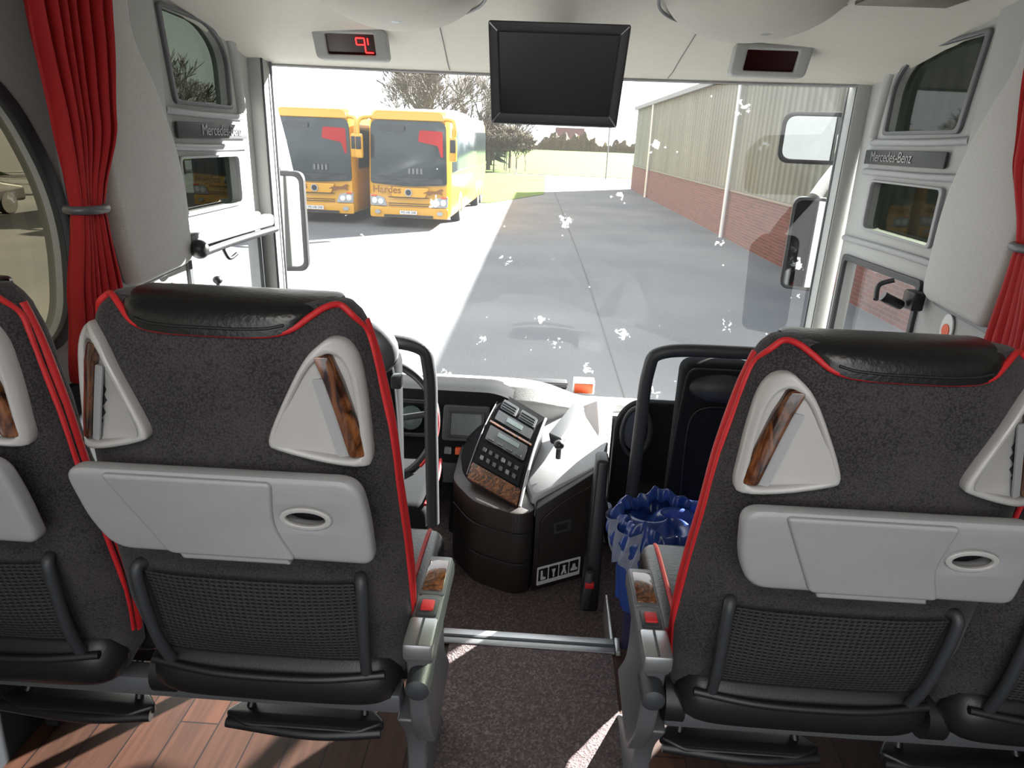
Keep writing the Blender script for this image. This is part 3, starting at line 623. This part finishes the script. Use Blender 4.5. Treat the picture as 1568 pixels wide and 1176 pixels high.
P.append(prism('console_left', rpoly([(-.3, 2.26), (-.2, 2.11), (-.05, 2.045), (.012, 2.07), (.012, 2.85), (-.3, 2.85)], .05), DF+.001, 0, m_console, .006, ztop=lambda x, y: -1.2+.03*max(0, (y-2.1))))
P.append(prism('console_right', [(.016, 2.07), (.245, 2.2), (.27, 2.85), (.016, 2.85)], DF+.001, 0, m_console, .008, ztop=lambda x, y: -1.19+.11*max(0, (x-.016)/.23)))
ex = Vector((.229, .13, 0)).normalized(); no = Vector((.13, -.229, 0)).normalized(); og = Vector((.016, 2.07, 0))
def cf2(a, b, c): v = og+ex*a+no*(c+.002); return (v.x, v.y, b)
P.append(panel('cabinet_door', rpoly([(.02, -1.5), (.245, -1.5), (.245, -1.13), (.1, -1.18), (.02, -1.235)], .02), [], .01, cf2, m_console, .003))
P.append(panel('cabinet_latch', rrect(.07, .14, -1.30, -1.255, .006), [rrect(.082, .128, -1.29, -1.265, .003)], .01, lambda a, b, c: cf2(a, b, c+.008), m_dgrey, .002))
P.append(panel('pictogram_sticker', rrect(.015, .195, -1.5, -1.425, .004), [], .002, lambda a, b, c: cf2(a, b, c+.007), m_stw))
GL = [[(.03, -1.478), (.05, -1.478), (.05, -1.470), (.038, -1.466), (.036, -1.44), (.03, -1.44)], [(.037, -1.478), (.043, -1.478), (.043, -1.462), (.048, -1.445), (.032, -1.445), (.037, -1.462)],
      [(.028, -1.478), (.036, -1.478), (.04, -1.465), (.044, -1.478), (.052, -1.478), (.044, -1.455), (.046, -1.442), (.034, -1.442), (.036, -1.455)], [(.026, -1.474), (.054, -1.474), (.054, -1.466), (.046, -1.46), (.044, -1.446), (.034, -1.446), (.032, -1.46), (.026, -1.466)]]
for i in range(4):
    P.append(panel('pictogram', rrect(.02+.043*i, .058+.043*i, -1.483, -1.433, .003), [], .002, lambda a, b, c: cf2(a, b, c+.0085), m_sticker))
    P.append(panel('pictogram_glyph', [(a+.043*i-.001, b) for a, b in GL[i]], [], .002, lambda a, b, c: cf2(a, b, c+.010), m_stw))
for zz in (-1.28, -1.40):
    P.append(tube('console_seam', [(-.292, 2.245, zz), (-.2, 2.108, zz), (-.05, 2.043, zz), (.0, 2.064, zz)], .0025, m_black))
group('dashboard', P, (0, 2.9, DF))
group('tissue_box', [box('carton', .17, .27, 3.07, 3.13, -1.125, -1.06, m_stw, .004), box('carton_print', .175, .262, 3.064, 3.0705, -1.12, -1.075, m_orange, .001)])
group('dash_tray', [box('tray', -.1, .14, 3.04, 3.12, -1.10, -1.07, m_black, .01), tube('tray_rim', [(-.1, 3.03, -1.065), (.02, 3.02, -1.062), (.14, 3.03, -1.066)], .006, m_dgrey)])
c = Vector((-.60, 2.36, -1.02)); e1 = Vector((1, 0, 0)); e2 = Vector((0, .45, .89)).normalized(); e3 = e1.cross(e2)
P = [tube('wheel_rim', [c+.225*(e1*math.cos(t)+e2*math.sin(t)) for t in [i*math.pi/8 for i in range(16)]], .016, m_black, True), ellipsoid('wheel_hub', c, (.07, .05, .06), m_black)]
for a in (0.2, math.pi-.2, -1.9, -1.2): P.append(tube('wheel_spoke', [c, c+.22*(e1*math.cos(a)+e2*math.sin(a))], .012, m_dgrey, smooth=False))
P.append(tube('wheel_trim', [c-Vector((0, .02, 0))+.235*(e1*math.cos(t)+e2*math.sin(t)) for t in [-.7+i*.17 for i in range(9)]], .006, m_red))
P.append(tube('steering_column', [c, c+Vector((0, .3, -.2))], .03, m_black, smooth=False))
group('steering_wheel', P, c)

# ------------------------------------------------------------------ driver & guide seats
def crew_seat(name, cx, y, ztop, w, inset, extra=None):
    hw = w/2; P = []
    loop = [(cx-hw, y, ztop-.62), (cx-hw+.005, y, ztop-.3), (cx-hw+.01, y-.01, ztop-.08), (cx-hw+.05, y-.015, ztop-.01), (cx, y-.02, ztop+.003), (cx+hw-.05, y-.015, ztop-.01), (cx+hw-.01, y-.01, ztop-.08), (cx+hw-.005, y, ztop-.3), (cx+hw, y, ztop-.62)]
    P.append(tube('guard_frame', loop, .021, m_dgrey, k=8))
    P.append(box('backrest', cx-hw+inset, cx+hw-inset, y+.0, y+.12, ztop-.62, ztop-.05, m_matblack, .04, seg=4))
    P.append(panel('backrest_shell', rpoly([(cx-hw+inset-.02, ztop-.6), (cx+hw-inset+.02, ztop-.6), (cx+hw-inset, ztop-.2), (cx+hw-inset-.01, ztop-.06), (cx-hw+inset+.01, ztop-.06), (cx-hw+inset, ztop-.2)], .04), [], .03, lambda a, b, c_: (a, y-.005-c_, b), m_matblack, .01))
    P.append(ellipsoid('head_cushion', (cx, y-.01, ztop-.12), (.105, .05, .05), m_dgrey))
    P.append(tube('shell_seam', [(cx-.08, y-.024, ztop-.55), (cx-.09, y-.024, ztop-.35), (cx-.07, y-.024, ztop-.2), (cx+.07, y-.024, ztop-.2), (cx+.09, y-.024, ztop-.35), (cx+.08, y-.024, ztop-.55)], .004, m_black))
    P.append(box('cushion', cx-hw+.02, cx+hw-.03, y+.06, y+.46, ztop-.72, ztop-.60, m_matblack, .04, seg=4))
    P.append(box('pedestal', cx-.14, cx+.14, y+.1, y+.4, DF, ztop-.70, m_black, .02))
    P += extra or []
    group(name, P, (cx, y+.2, DF))
ex_ = [ellipsoid('headrest', (-.5, 1.87, -.585), (.095, .05, .085), m_greymetal), tube('headrest_stem', [(-.5, 1.89, -.6), (-.5, 1.95, -.8)], .012, m_metal, smooth=False), box('belt_guide', -.43, -.40, 1.86, 1.9, -.70, -.66, m_dgrey, .006),
       tube('cushion_piping', [(-.36, 2.03, -1.175), (-.345, 2.2, -1.17), (-.36, 2.38, -1.175)], .006, m_red)]
crew_seat('driver_seat', -.565, 1.95, -.575, .49, .11, ex_)
crew_seat('guide_seat', .585, 2.1, -.60, .49, .125)
pf = lambda a, b, c_: (a, 2.42+c_, b)
P = [panel('partition_board', rpoly([(.3, DF), (.9, DF), (.9, -.90), (.36, -.90), (.3, -.98)], .05), [oval(.38, -1.02, .045, .09)], .05, pf, m_matblack, .01),
     panel('partition_ring', oval(.38, -1.02, .062, .108), [oval(.38, -1.02, .045, .09)], .07, pf, m_dgrey, .008),
     panel('partition_pocket', oval(.38, -1.02, .046, .091), [], .01, lambda a, b, c_: pf(a, b, c_+.02), m_greymetal)]
group('stair_partition', P, (.6, 2.42, DF))
P = [hexa('post', [(.19, 1.98, DF), (.25, 1.98, DF), (.25, 2.06, DF), (.19, 2.06, DF), (.21, 2.08, -1.0), (.255, 2.08, -1.0), (.255, 2.15, -.99), (.21, 2.15, -.99)], m_black, .012), tube('post_grip', [(.2, 1.97, -1.5), (.205, 1.96, -1.42), (.21, 1.97, -1.36)], .014, m_dgrey), box('buckle', .195, .225, 1.945, 1.965, -1.41, -1.39, m_red, .003)]
group('guard_post', P, (.22, 2.02, DF))
group('trim_stair_edge', [box('edge_1', .264, .274, 1.67, 1.95, DF, DF+.10, m_metal, .003), box('edge_2', .264, .278, 1.60, 1.66, DF, FL+.015, m_metal, .003)])
def bag(u, v):
    t = 2*math.pi*u; prf = [(0, .105), (.25, .11), (.5, .115), (.62, .135), (.72, .145), (.82, .135), (.9, .12), (1.0, .105)]
    r = interp(prf, v); z = -1.27+.33*v if v < .82 else -1.27+.33*.82+.03*math.sin((v-.82)/.18*math.pi)-.1*max(0, v-.93)
    r *= 1+.05*math.sin(9*t+6*v)+.04*math.sin(17*t-9*v)*v+.02*math.sin(31*t+14*v)
    return (.385+r*1.1*math.cos(t), 1.72+r*math.sin(t), z+.012*math.sin(5*t)*v+.005*math.sin(19*t)*v)
P = [grid('blue_bag', bag, 160, 50, m_bag, True)]
P.append(grid('bag_filling', lambda u, v: (.385+.118*v*math.cos(2*math.pi*u), 1.72+.108*v*math.sin(2*math.pi*u), -1.0+.012*math.sin(9*2*math.pi*u/3+7*v)+.018*math.sin(5*v+6*math.pi*u)*v-.02*v), 60, 14, m_bag, True))
def bagw(u, v):
    t = 2*math.pi*(.44+.22*u); r = .153-.025*v+.008*math.sin(30*u+9*v); return (.385+r*1.08*math.cos(t), 1.72+r*math.sin(t), -.985-.14*v+.012*math.sin(14*u))
P.append(grid('clear_bag_rim', bagw, 60, 16, m_bagw))
P.append(rings('bin', [[(.385+r*math.cos(2*math.pi*j/28), 1.72+r*math.sin(2*math.pi*j/28), z) for j in range(28)] for r, z in ((.085, DF+.002), (.095, -1.2), (.1, -1.1))], M('bin_plastic', (.012, .012, .05), .5)))
group('waste_bin', P, (.385, 1.72, DF))

# ------------------------------------------------------------------ exterior mirrors
def mirror(name, cx, cy, cz, w, h, arm_pts, yaw, rim=.014):
    R = Matrix.Rotation(yaw, 3, 'Z')
    def f(a, b, c_): v = R @ Vector((a, c_, 0)); return (cx+v.x, cy+v.y, cz+b)
    P = [panel('mirror_housing', rrect(-w/2, w/2, -h/2, h/2, min(w, h)*.25), [], .07, lambda a, b, c_: f(a, b, c_+.04), m_black, .02),
         panel('mirror_rim', rrect(-w/2, w/2, -h/2, h/2, min(w, h)*.25), [rrect(-w/2+rim, w/2-rim, -h/2+rim, h/2-rim, min(w, h)*.2)], .02, f, m_black, .004),
         panel('mirror_glass', rrect(-w/2+.01, w/2-.01, -h/2+.01, h/2-.01, min(w, h)*.2), [], .004, f, m_mirror),
         tube('mirror_arm', arm_pts, .028, m_whitep)]
    group(name, P, (cx, cy, cz))
mirror('door_mirror', -1.215, 3.22, -.4, .17, .46, [(-1.23, 3.3, -.18), (-1.27, 3.32, 0), (-1.3, 3.2, .35), (-1.2, 3.05, .45)], .205, .022)
mirror('wide_angle_mirror', 1.12, 3.15, .058, .28, .21, [(1.25, 3.2, .1), (1.33, 3.15, .3), (1.28, 3.08, .45)], -.3, .018)
mirror('door_mirror', 1.2, 3.25, -.40, .17, .42, [(1.22, 3.3, -.19), (1.29, 3.32, -.08), (1.42, 3.2, .2), (1.36, 3.08, .46)], -.3)

# ------------------------------------------------------------------ outdoors
solo(box('ground', -150, 150, -60, 420, GR-.2, GR, m_asphalt, 0))
def flat(name, pts, z, m): return solo(mk(name, [(x, y, z) for x, y in pts], [tuple(range(len(pts)))], m, False))
flat('grass_verge', [(-14, 34), (-2.6, 31), (-.2, 38), (-.3, 60), (-14, 60)], GR+.02, m_grass)
flat('grass_field', [(-140, 61), (140, 61), (140, 265), (-140, 265)], GR+.03, m_grass)
flat('trim_ground_seam', [(.98, 5), (.995, 5), (.92, 15), (.40, 40), (.34, 40), (.88, 15)], GR+.004, M('seam_tar', (.05, .05, .05), .9))
def wx(y): return 6.0-.0153*y
def wq(nm, z0, z1, off, th, m, y0=-12, y1=46): return hexa(nm, [(wx(y0)+off, y0, z0), (wx(y0)+off+th, y0, z0), (wx(y1)+off+th, y1, z0), (wx(y1)+off, y1, z0), (wx(y0)+off, y0, z1), (wx(y0)+off+th, y0, z1), (wx(y1)+off+th, y1, z1), (wx(y1)+off, y1, z1)], m, 0)
P = [wq('brick_plinth', GR, GR+1.45, 0, 14, m_brick), wq('metal_wall', GR+1.45, GR+4.75, .03, 13.9, m_siding), wq('eave', GR+4.72, GR+4.9, -.2, 14.4, m_greymetal),
     wq('plinth_cap', GR+1.43, GR+1.49, -.04, .2, m_greymetal)]
P.append(hexa('gable_roof', [(wx(-12)-.2, -12, GR+4.9), (wx(-12)+14.2, -12, GR+4.9), (wx(46)+14.2, 46.2, GR+4.9), (wx(46)-.2, 46.2, GR+4.9), (wx(-12)+6.9, -12, GR+5.9), (wx(-12)+7.1, -12, GR+5.9), (wx(46)+7.1, 46.2, GR+5.9), (wx(46)+6.9, 46.2, GR+5.9)], m_greymetal, 0))
for yy in (5, 22.4, 39): P.append(tube('downpipe', [(wx(yy)-.1, yy, GR), (wx(yy)-.1, yy, GR+3), (wx(yy)-.12, yy, GR+4.8)], .06, m_whitep))
group('warehouse', P, (10, 17, GR))
def coach_parts():
    P = []; W = 1.25
    def ring(y, ins=0, dzt=0):
        return [(x, y, z) for x, z in rpoly([(-W+ins, .32, .12), (W-ins, .32, .12), (W-ins*1.0, 1.5, .3), (W-.06-ins, 3.38-dzt, .28), (-W+.06+ins, 3.38-dzt, .28), (-W+ins, 1.5, .3)], .1, 5)]
    P.append(rings('body', [ring(.05, .16, .15), ring(.02, .1, .08), ring(.12, .03, .02), ring(.4), ring(6), ring(11.7), ring(12, .1, .1)], m_yellow))
    fy = lambda a: .08*(a/1.2)**2-.05
    P.append(panel('front_glass', rpoly([(-1.16, 1.30, .1), (0, 1.24, .3), (1.16, 1.30, .1), (1.12, 3.08, .22), (-1.12, 3.08, .22)], .1), [], .04, lambda a, b, c_: (a, fy(a)-c_, b), m_cglass, .01))
    P.append(panel('roof_front', rpoly([(-1.09, 3.10, .05), (1.09, 3.10, .05), (1.0, 3.34, .15), (-1.0, 3.34, .15)], .1), [], .05, lambda a, b, c_: (a, fy(a)+.04*(b-3.08)/.26-c_, b), m_yellow, .01))
    P.append(box('roof_skin', -1.12, 1.12, .2, 11.8, 3.30, 3.42, m_whitep, .05)); P.append(box('roof_pod', -.8, .8, 4.5, 8.5, 3.38, 3.58, m_whitep, .06))
    P.append(panel('dash_shelf', rpoly([(-1.05, 1.34), (1.05, 1.34), (1.0, 1.5), (-1.0, 1.5)], .05), [], .01, lambda a, b, c_: (a, fy(a)-.024-c_, b), m_dgrey))
    P.append(panel('bumper', rrect(-1.2, 1.2, .3, .62, .08), [], .12, lambda a, b, c_: (a, fy(a)+.02-c_, b), m_yellow, .03))
    P.append(panel('grille', rpoly([(-.5, .92), (.5, .92), (.62, 1.2), (-.62, 1.2)], .04), [], .03, lambda a, b, c_: (a, fy(a)-c_, b), m_yellow, .01))
    for zz in (.66, .72, .9): P.append(panel('front_slit', rrect(-.62, .62, zz, zz+.022, .008), [], .02, lambda a, b, c_: (a, fy(a)-.012-c_, b), m_black))
    P.append(panel('emblem', oval(0, 1.06, .11, .11), [oval(0, 1.06, .085, .085)], .03, lambda a, b, c_: (a, -.08-c_, b), m_metal))
    P.append(panel('emblem_disc', oval(0, 1.06, .085, .085), [], .02, lambda a, b, c_: (a, -.075-c_, b), m_black))
    P.append(panel('number_plate', rrect(-.26, .26, .42, .53, .01), [], .02, lambda a, b, c_: (a, -.10-c_, b), m_stw))
    P.append(text('plate_text', 'MS HB 208', .1, lambda a, b, c_: (a, -.113-c_, b+.475), m_black))
    P.append(text('front_lettering', 'Hardes', .30, lambda a, b, c_: (a-.66, fy(a-.66)-.02-c_, b+1.12), m_brownp, .004))
    P.append(panel('lower_grille', rrect(-.75, .75, .32, .40, .02), [], .02, lambda a, b, c_: (a, -.09-c_, b), m_black))
    P.append(panel('running_cat', rpoly([(.45, 1.05), (.6, 1.12), (.85, 1.12), (1.0, 1.2), (1.08, 1.16), (1.0, 1.1), (1.05, 1.0), (.95, 1.05), (.75, 1.04), (.62, .98), (.6, 1.05)], .02), [], .004, lambda a, b, c_: (a-.02, fy(a)-.022-c_, b), m_brownp))
    for s in (-1, 1):
        P.append(panel('headlight_surround', rpoly([(s*.66, .64), (s*1.18, .64), (s*1.19, .98), (s*.76, .9)], .06), [], .04, lambda a, b, c_: (a, fy(a)-c_, b), m_table, .01))
        P.append(panel('headlight', oval(s*.86, .77, .085, .085), [], .05, lambda a, b, c_: (a, fy(a)-.01-c_, b), m_whitep, .01))
        P.append(panel('headlight', oval(s*1.05, .79, .085, .095), [], .05, lambda a, b, c_: (a, fy(a)-.01-c_, b), m_whitep, .01))
        P.append(panel('indicator', rrect(*sorted((s*.98, s*1.16)), .91, .96, .01), [], .05, lambda a, b, c_: (a, fy(a)-.01-c_, b), m_orange, .01))
        P.append(panel('fog_lamp', oval(s*.95, .47, .09, .06), [], .03, lambda a, b, c_: (a, fy(a)-.05-c_, b), m_metal))
        P.append(tube('mirror_arm', [(s*1.1, .05, 3.15), (s*1.36, -.15, 3.1), (s*1.42, -.3, 2.9), (s*1.40, -.32, 2.6)], .06, m_yellow))
        P.append(box('mirror_head', s*1.38-.11, s*1.38+.11, -.42, -.25, 2.0, 2.68, m_yellow, .05)); P.append(box('mirror_pane', s*1.38-.08, s*1.38+.08, -.44, -.415, 2.25, 2.6, m_black, .01))
        P.append(panel('side_glass', rpoly([(.5, 1.65, .1), (11.6, 1.65, .1), (11.6, 2.95, .1), (.7, 2.95, .2)], .1), [], .04, lambda a, b, c_: (s*(1.245-.03*(b-1.65)/1.3)+c_, a, b), m_cglass, .005))
        for yy in (2.6, 8.6, 9.9):
            P.append(rings('wheel', [[(s*x, yy+.5*r*math.cos(2*math.pi*j/24), .5+.5*r*math.sin(2*math.pi*j/24)) for j in range(24)] for x, r in ((.95, 1), (1.22, 1), (1.26, .92), (1.26, .6), (1.2, .5))], m_tire))
        P.append(panel('wiper', [(s*.1, 1.34), (s*.9, 1.5), (s*.9, 1.53), (s*.1, 1.37)], [], .02, lambda a, b, c_: (a, fy(a)-.03-c_, b), m_black))
    P.append(panel('red_drape', rpoly([(.3, 2.52), (.88, 2.42), (.98, 2.1), (1.04, 2.1), (1.02, 2.82), (.35, 2.84)], .06), [], .006, lambda a, b, c_: (a, fy(a)-.022-c_, b), m_curtain))
    P.append(panel('sun_visor', rpoly([(-.85, 2.8), (-.1, 2.8), (-.1, 2.95), (-.85, 2.95)], .04), [], .01, lambda a, b, c_: (a, fy(a)-.022-c_, b), m_dgrey))
    for i in range(4): P.append(panel('window_card', rrect(.0+.12*i, .07+.12*i, 1.6, 1.76, .02), [], .01, lambda a, b, c_: (a, fy(a)-.024-c_, b), m_greymetal))
    return P
cp = coach_parts(); c1 = group('coach_bus', cp, (0, 0, 0)); c1.location = (-4.2, 21.2, GR)
clone(c1, (-3.0, .4, 0)); clone(c1, (-6.1, 1.2, 0)); clone(c1, (-1.5, 14.5, 0))
def tree_mesh(name, seed, height, spread, depth, mat, rad=.018, up=.8, rmin=.012):
    rnd = random.Random(seed); vs = []; fs = []
    def seg(a, b, r0, r1):
        d = (b-a).normalized(); u = d.orthogonal().normalized(); v = d.cross(u); k = len(vs); n = 5 if r0 > .05 else 3
        for p, r in ((a, r0), (b, r1)):
            for i in range(n): t = 2*math.pi*i/n; vs.append(p+(u*math.cos(t)+v*math.sin(t))*r)
        for i in range(n): fs.append((k+i, k+(i+1) % n, k+n+(i+1) % n, k+n+i))
    def grow(p, d, l, r, lev):
        q = p+d*l; seg(p, q, r, r*.72)
        if lev == 0: return
        nb = 3 if lev > 1 else 4
        for _ in range(nb):
            nd = (d+Vector((rnd.uniform(-1, 1), rnd.uniform(-1, 1), rnd.uniform(-.35, up)))*spread).normalized()
            grow(p+d*l*rnd.uniform(.6, 1), nd, l*rnd.uniform(.66, .86), max(r*.62, rmin), lev-1)
    grow(Vector((0, 0, 0)), Vector((0, 0, 1)), height*.25, height*rad, depth)
    return mk(name, vs, fs, mat, False)
t1 = group('bare_tree', [tree_mesh('branches', 3, 10, .75, 6, m_bark, rmin=.02)], (0, 0, 0))
t2 = group('bare_tree', [tree_mesh('branches', 8, 10, .65, 6, m_bark, rmin=.02)], (0, 0, 0))
sh = group('bare_shrub', [tree_mesh('twigs', 12, 4.0, 1.1, 7, m_twig, .012, 1.0, .022)], (0, 0, 0))
def place(e, x, y, s=1.): e.location = (x, y, GR); e.scale = (s,)*3
place(t1, -9.8, 58, 1.3); place(t2, -12.8, 64, 1.2); place(sh, -3.4, 62, 1)
for i, (x, y, s) in enumerate([(-7.6, 72, 1.3), (-8.6, 52, 1.0), (-11.2, 68, 1.35), (-5.6, 66, .95), (-4.0, 72, .85), (-22, 74, .6), (-29, 78, .65), (-20, 76, .7), (-22, 42, .8), (-28, 30, .9), (-24, 20, .8), (-20, 34, .9), (-30, 40, 1.1), (-27, 24, 1), (-36, 33, 1.1), (-19, 27, .9), (-16, 30, .8), (-25, 34, 1.1)]):
    e = clone(t1 if i % 2 else t2, (0, 0, 0), 'bare_tree', rotz=i*1.3); place(e, x, y, s)
for i, (x, y, s) in enumerate([(-5, 64, 1.2), (-2.2, 66, 1.0), (-7.0, 63, 1.25), (-4.2, 67, 1.25), (-2.9, 63.5, 1.05), (-5.8, 66, 1.35), (-6.4, 62, 1.2), (-3.9, 65, 1.2), (-3.2, 69, 1.15), (-4.8, 62, 1.0), (-10, 60.5, 1), (-14, 61, 1.), (-18, 62, .9), (-23, 62, .8), (-29, 64, .9), (-35, 66, .9)]):
    e = clone(sh, (0, 0, 0), 'bare_shrub', rotz=i*2.1); place(e, x, y, s)
def hedge(u, v):
    x = -120+240*u; n = math.sin(x*.21)+.6*math.sin(x*.53+1)+.4*math.sin(x*1.7)+.5*random.uniform(-1, 1)
    h = 4.2+1.5*n; return (x, 255+6*v+random.uniform(-.5, .5), GR+h*(math.sin(math.pi*min(1, v*1.0))**.6)*(.9+.2*random.random()) if 0 < v < 1 else GR)
solo(grid('hedgerow', hedge, 400, 6, m_twig, ang=10))
def conifer():
    vs = []; fs = []; rnd = random.Random(5)
    for l in range(22):
        z = .6+l*.36; r = 1.9*(1-l/22.5); n = 26; k = len(vs); vs.append(Vector((0, 0, z+.7)))
        for i in range(n):
            t = 2*math.pi*i/n; rr = r*(1 if i % 2 else .5)*rnd.uniform(.7, 1.15); vs.append(Vector((rr*math.cos(t), rr*math.sin(t), z-.25*rr*rnd.uniform(.3, 1.2))))
        for i in range(n): fs.append((k, k+1+i, k+1+(i+1) % n))
    return mk('needles', vs, fs, m_conifer, False)
cf_ = group('conifer_tree', [conifer(), tube('trunk', [(0, 0, 0), (0, 0, 3), (0, 0, 7)], .15, m_bark)], (0, 0, 0)); place(cf_, -6.6, 80, 1.15)
for x, y, s in [(-19.5, 48, .95), (-22.5, 26, .8)]:
    e = clone(cf_, (0, 0, 0)); place(e, x, y, s)
P = [box('house_walls', 2, 12, 270, 280, GR, GR+3, m_house, 0), hexa('house_roof', [(1.5, 269.5, GR+3), (12.5, 269.5, GR+3), (12.5, 280.5, GR+3), (1.5, 280.5, GR+3), (1.6, 274.8, GR+8), (12.4, 274.8, GR+8), (12.4, 275.2, GR+8), (1.6, 275.2, GR+8)], m_roof, 0)]
for i in range(3): P.append(box('house_window', 3+3*i, 4.2+3*i, 269.95, 270.1, GR+1.0, GR+2.2, m_cglass, 0))
h = group('house', P, (7, 275, GR)); clone(h, (-30, 25, 0))
# brown shed across the yard, seen through the left side window
P = [box('shed_walls', -44, -30, 27, 46, GR, GR+3.2, m_shed, 0), hexa('shed_roof', [(-44.4, 26.6, GR+3.2), (-29.6, 26.6, GR+3.2), (-29.6, 46.4, GR+3.2), (-44.4, 46.4, GR+3.2), (-37.2, 26.6, GR+5.2), (-36.8, 26.6, GR+5.2), (-36.8, 46.4, GR+5.2), (-37.2, 46.4, GR+5.2)], m_roof, 0)]
for i in range(4): P.append(box('shed_door', -30.02, -29.95, 28.5+4.4*i, 31.5+4.4*i, GR, GR+2.6, m_dgrey, 0))
group('storage_shed', P, (-37, 36, GR))
P = [tube('pole', [(4.6, 58, GR), (4.6, 58, GR+2), (4.6, 58, GR+4.2)], .05, m_greymetal), box('pole_head', 4.4, 5.1, 57.9, 58.1, GR+4.1, GR+4.25, m_greymetal, .03)]
group('street_lamp', P, (4.6, 58, GR))
def carpart():
    pr = rpoly([(-2.1, .35), (2.1, .35), (2.1, .8), (1.2, .95), (.6, 1.4), (-1.2, 1.42), (-1.9, .95), (-2.1, .85)], .12)
    P = [panel('car_body', pr, [], 1.7, lambda a, b, c_: (c_*(1-.12*max(0, b-.9)/.5), a, b), m_black, .08)]
    P.append(panel('car_windows', rpoly([(-1.65, .95), (1.0, .95), (.5, 1.34), (-1.15, 1.34)], .06), [], 1.66, lambda a, b, c_: (c_, a, b), m_cglass))
    for s in (-1, 1):
        for yy in (-1.3, 1.35): P.append(rings('wheel', [[(s*x, yy+.32*math.cos(2*math.pi*j/20), .32+.32*math.sin(2*math.pi*j/20)) for j in range(20)] for x in (.65, .86)], m_tire))
    return group('parked_car', P, (0, 0, 0))
car = carpart(); car.location = (-17, 19, GR)

# ------------------------------------------------------------------ lights
w = bpy.data.worlds.new('World'); bpy.context.scene.world = w; w.use_nodes = True
bg = w.node_tree.nodes['Background']; bg.inputs[0].default_value = (.94, .97, 1, 1); bg.inputs[1].default_value = 2.7
sd = bpy.data.lights.new('sun', 'SUN'); sd.energy = 66; sd.angle = .009; sd.color = (1, .96, .9)
so = bpy.data.objects.new('sun', sd); COL.objects.link(so); so.rotation_euler = Vector((6.8, 7.6, 4.85)).to_track_quat('Z', 'Y').to_euler(); so.location = (30, 30, 20); TOP.append(so)
for i, yy in enumerate((-.1, -.8)):  # unseen fill lights added behind the camera to brighten the cabin
    ld = bpy.data.lights.new('added_fill_light', 'AREA'); ld.shape = 'RECTANGLE'; ld.size = 1.2; ld.size_y = .2; ld.energy = 11; ld.color = (1, .96, .9)
    lo = bpy.data.objects.new('light_source', ld); COL.objects.link(lo); lo.location = (.02, yy, .45); lo.rotation_euler = (math.radians(35), 0, 0)
    fx = box('fill_light_cover', -.6, .64, yy-.1, yy+.1, .462, .474, m_fill_cover, .004)
    group('added_fill_lamp', [fx, lo])

# ------------------------------------------------------------------ camera
ps, ro, pt = .04, .04, math.radians(19.6)
F = Vector((-math.sin(ps)*math.cos(pt), math.cos(ps)*math.cos(pt), -math.sin(pt))); r0 = Vector((math.cos(ps), math.sin(ps), 0)); u0 = r0.cross(F)
r = r0*math.cos(ro)+u0*math.sin(ro); u = u0*math.cos(ro)-r0*math.sin(ro)
cd = bpy.data.cameras.new('camera'); cam = bpy.data.objects.new('camera', cd); COL.objects.link(cam)
Mx = Matrix((r, u, -F)).transposed().to_4x4(); cam.matrix_world = Mx
cd.lens = 24; cd.sensor_width = 36; cd.clip_start = .02; cd.clip_end = 1000
bpy.context.scene.camera = cam; TOP.append(cam)
for o in TOP: o.location.z += SHIFT
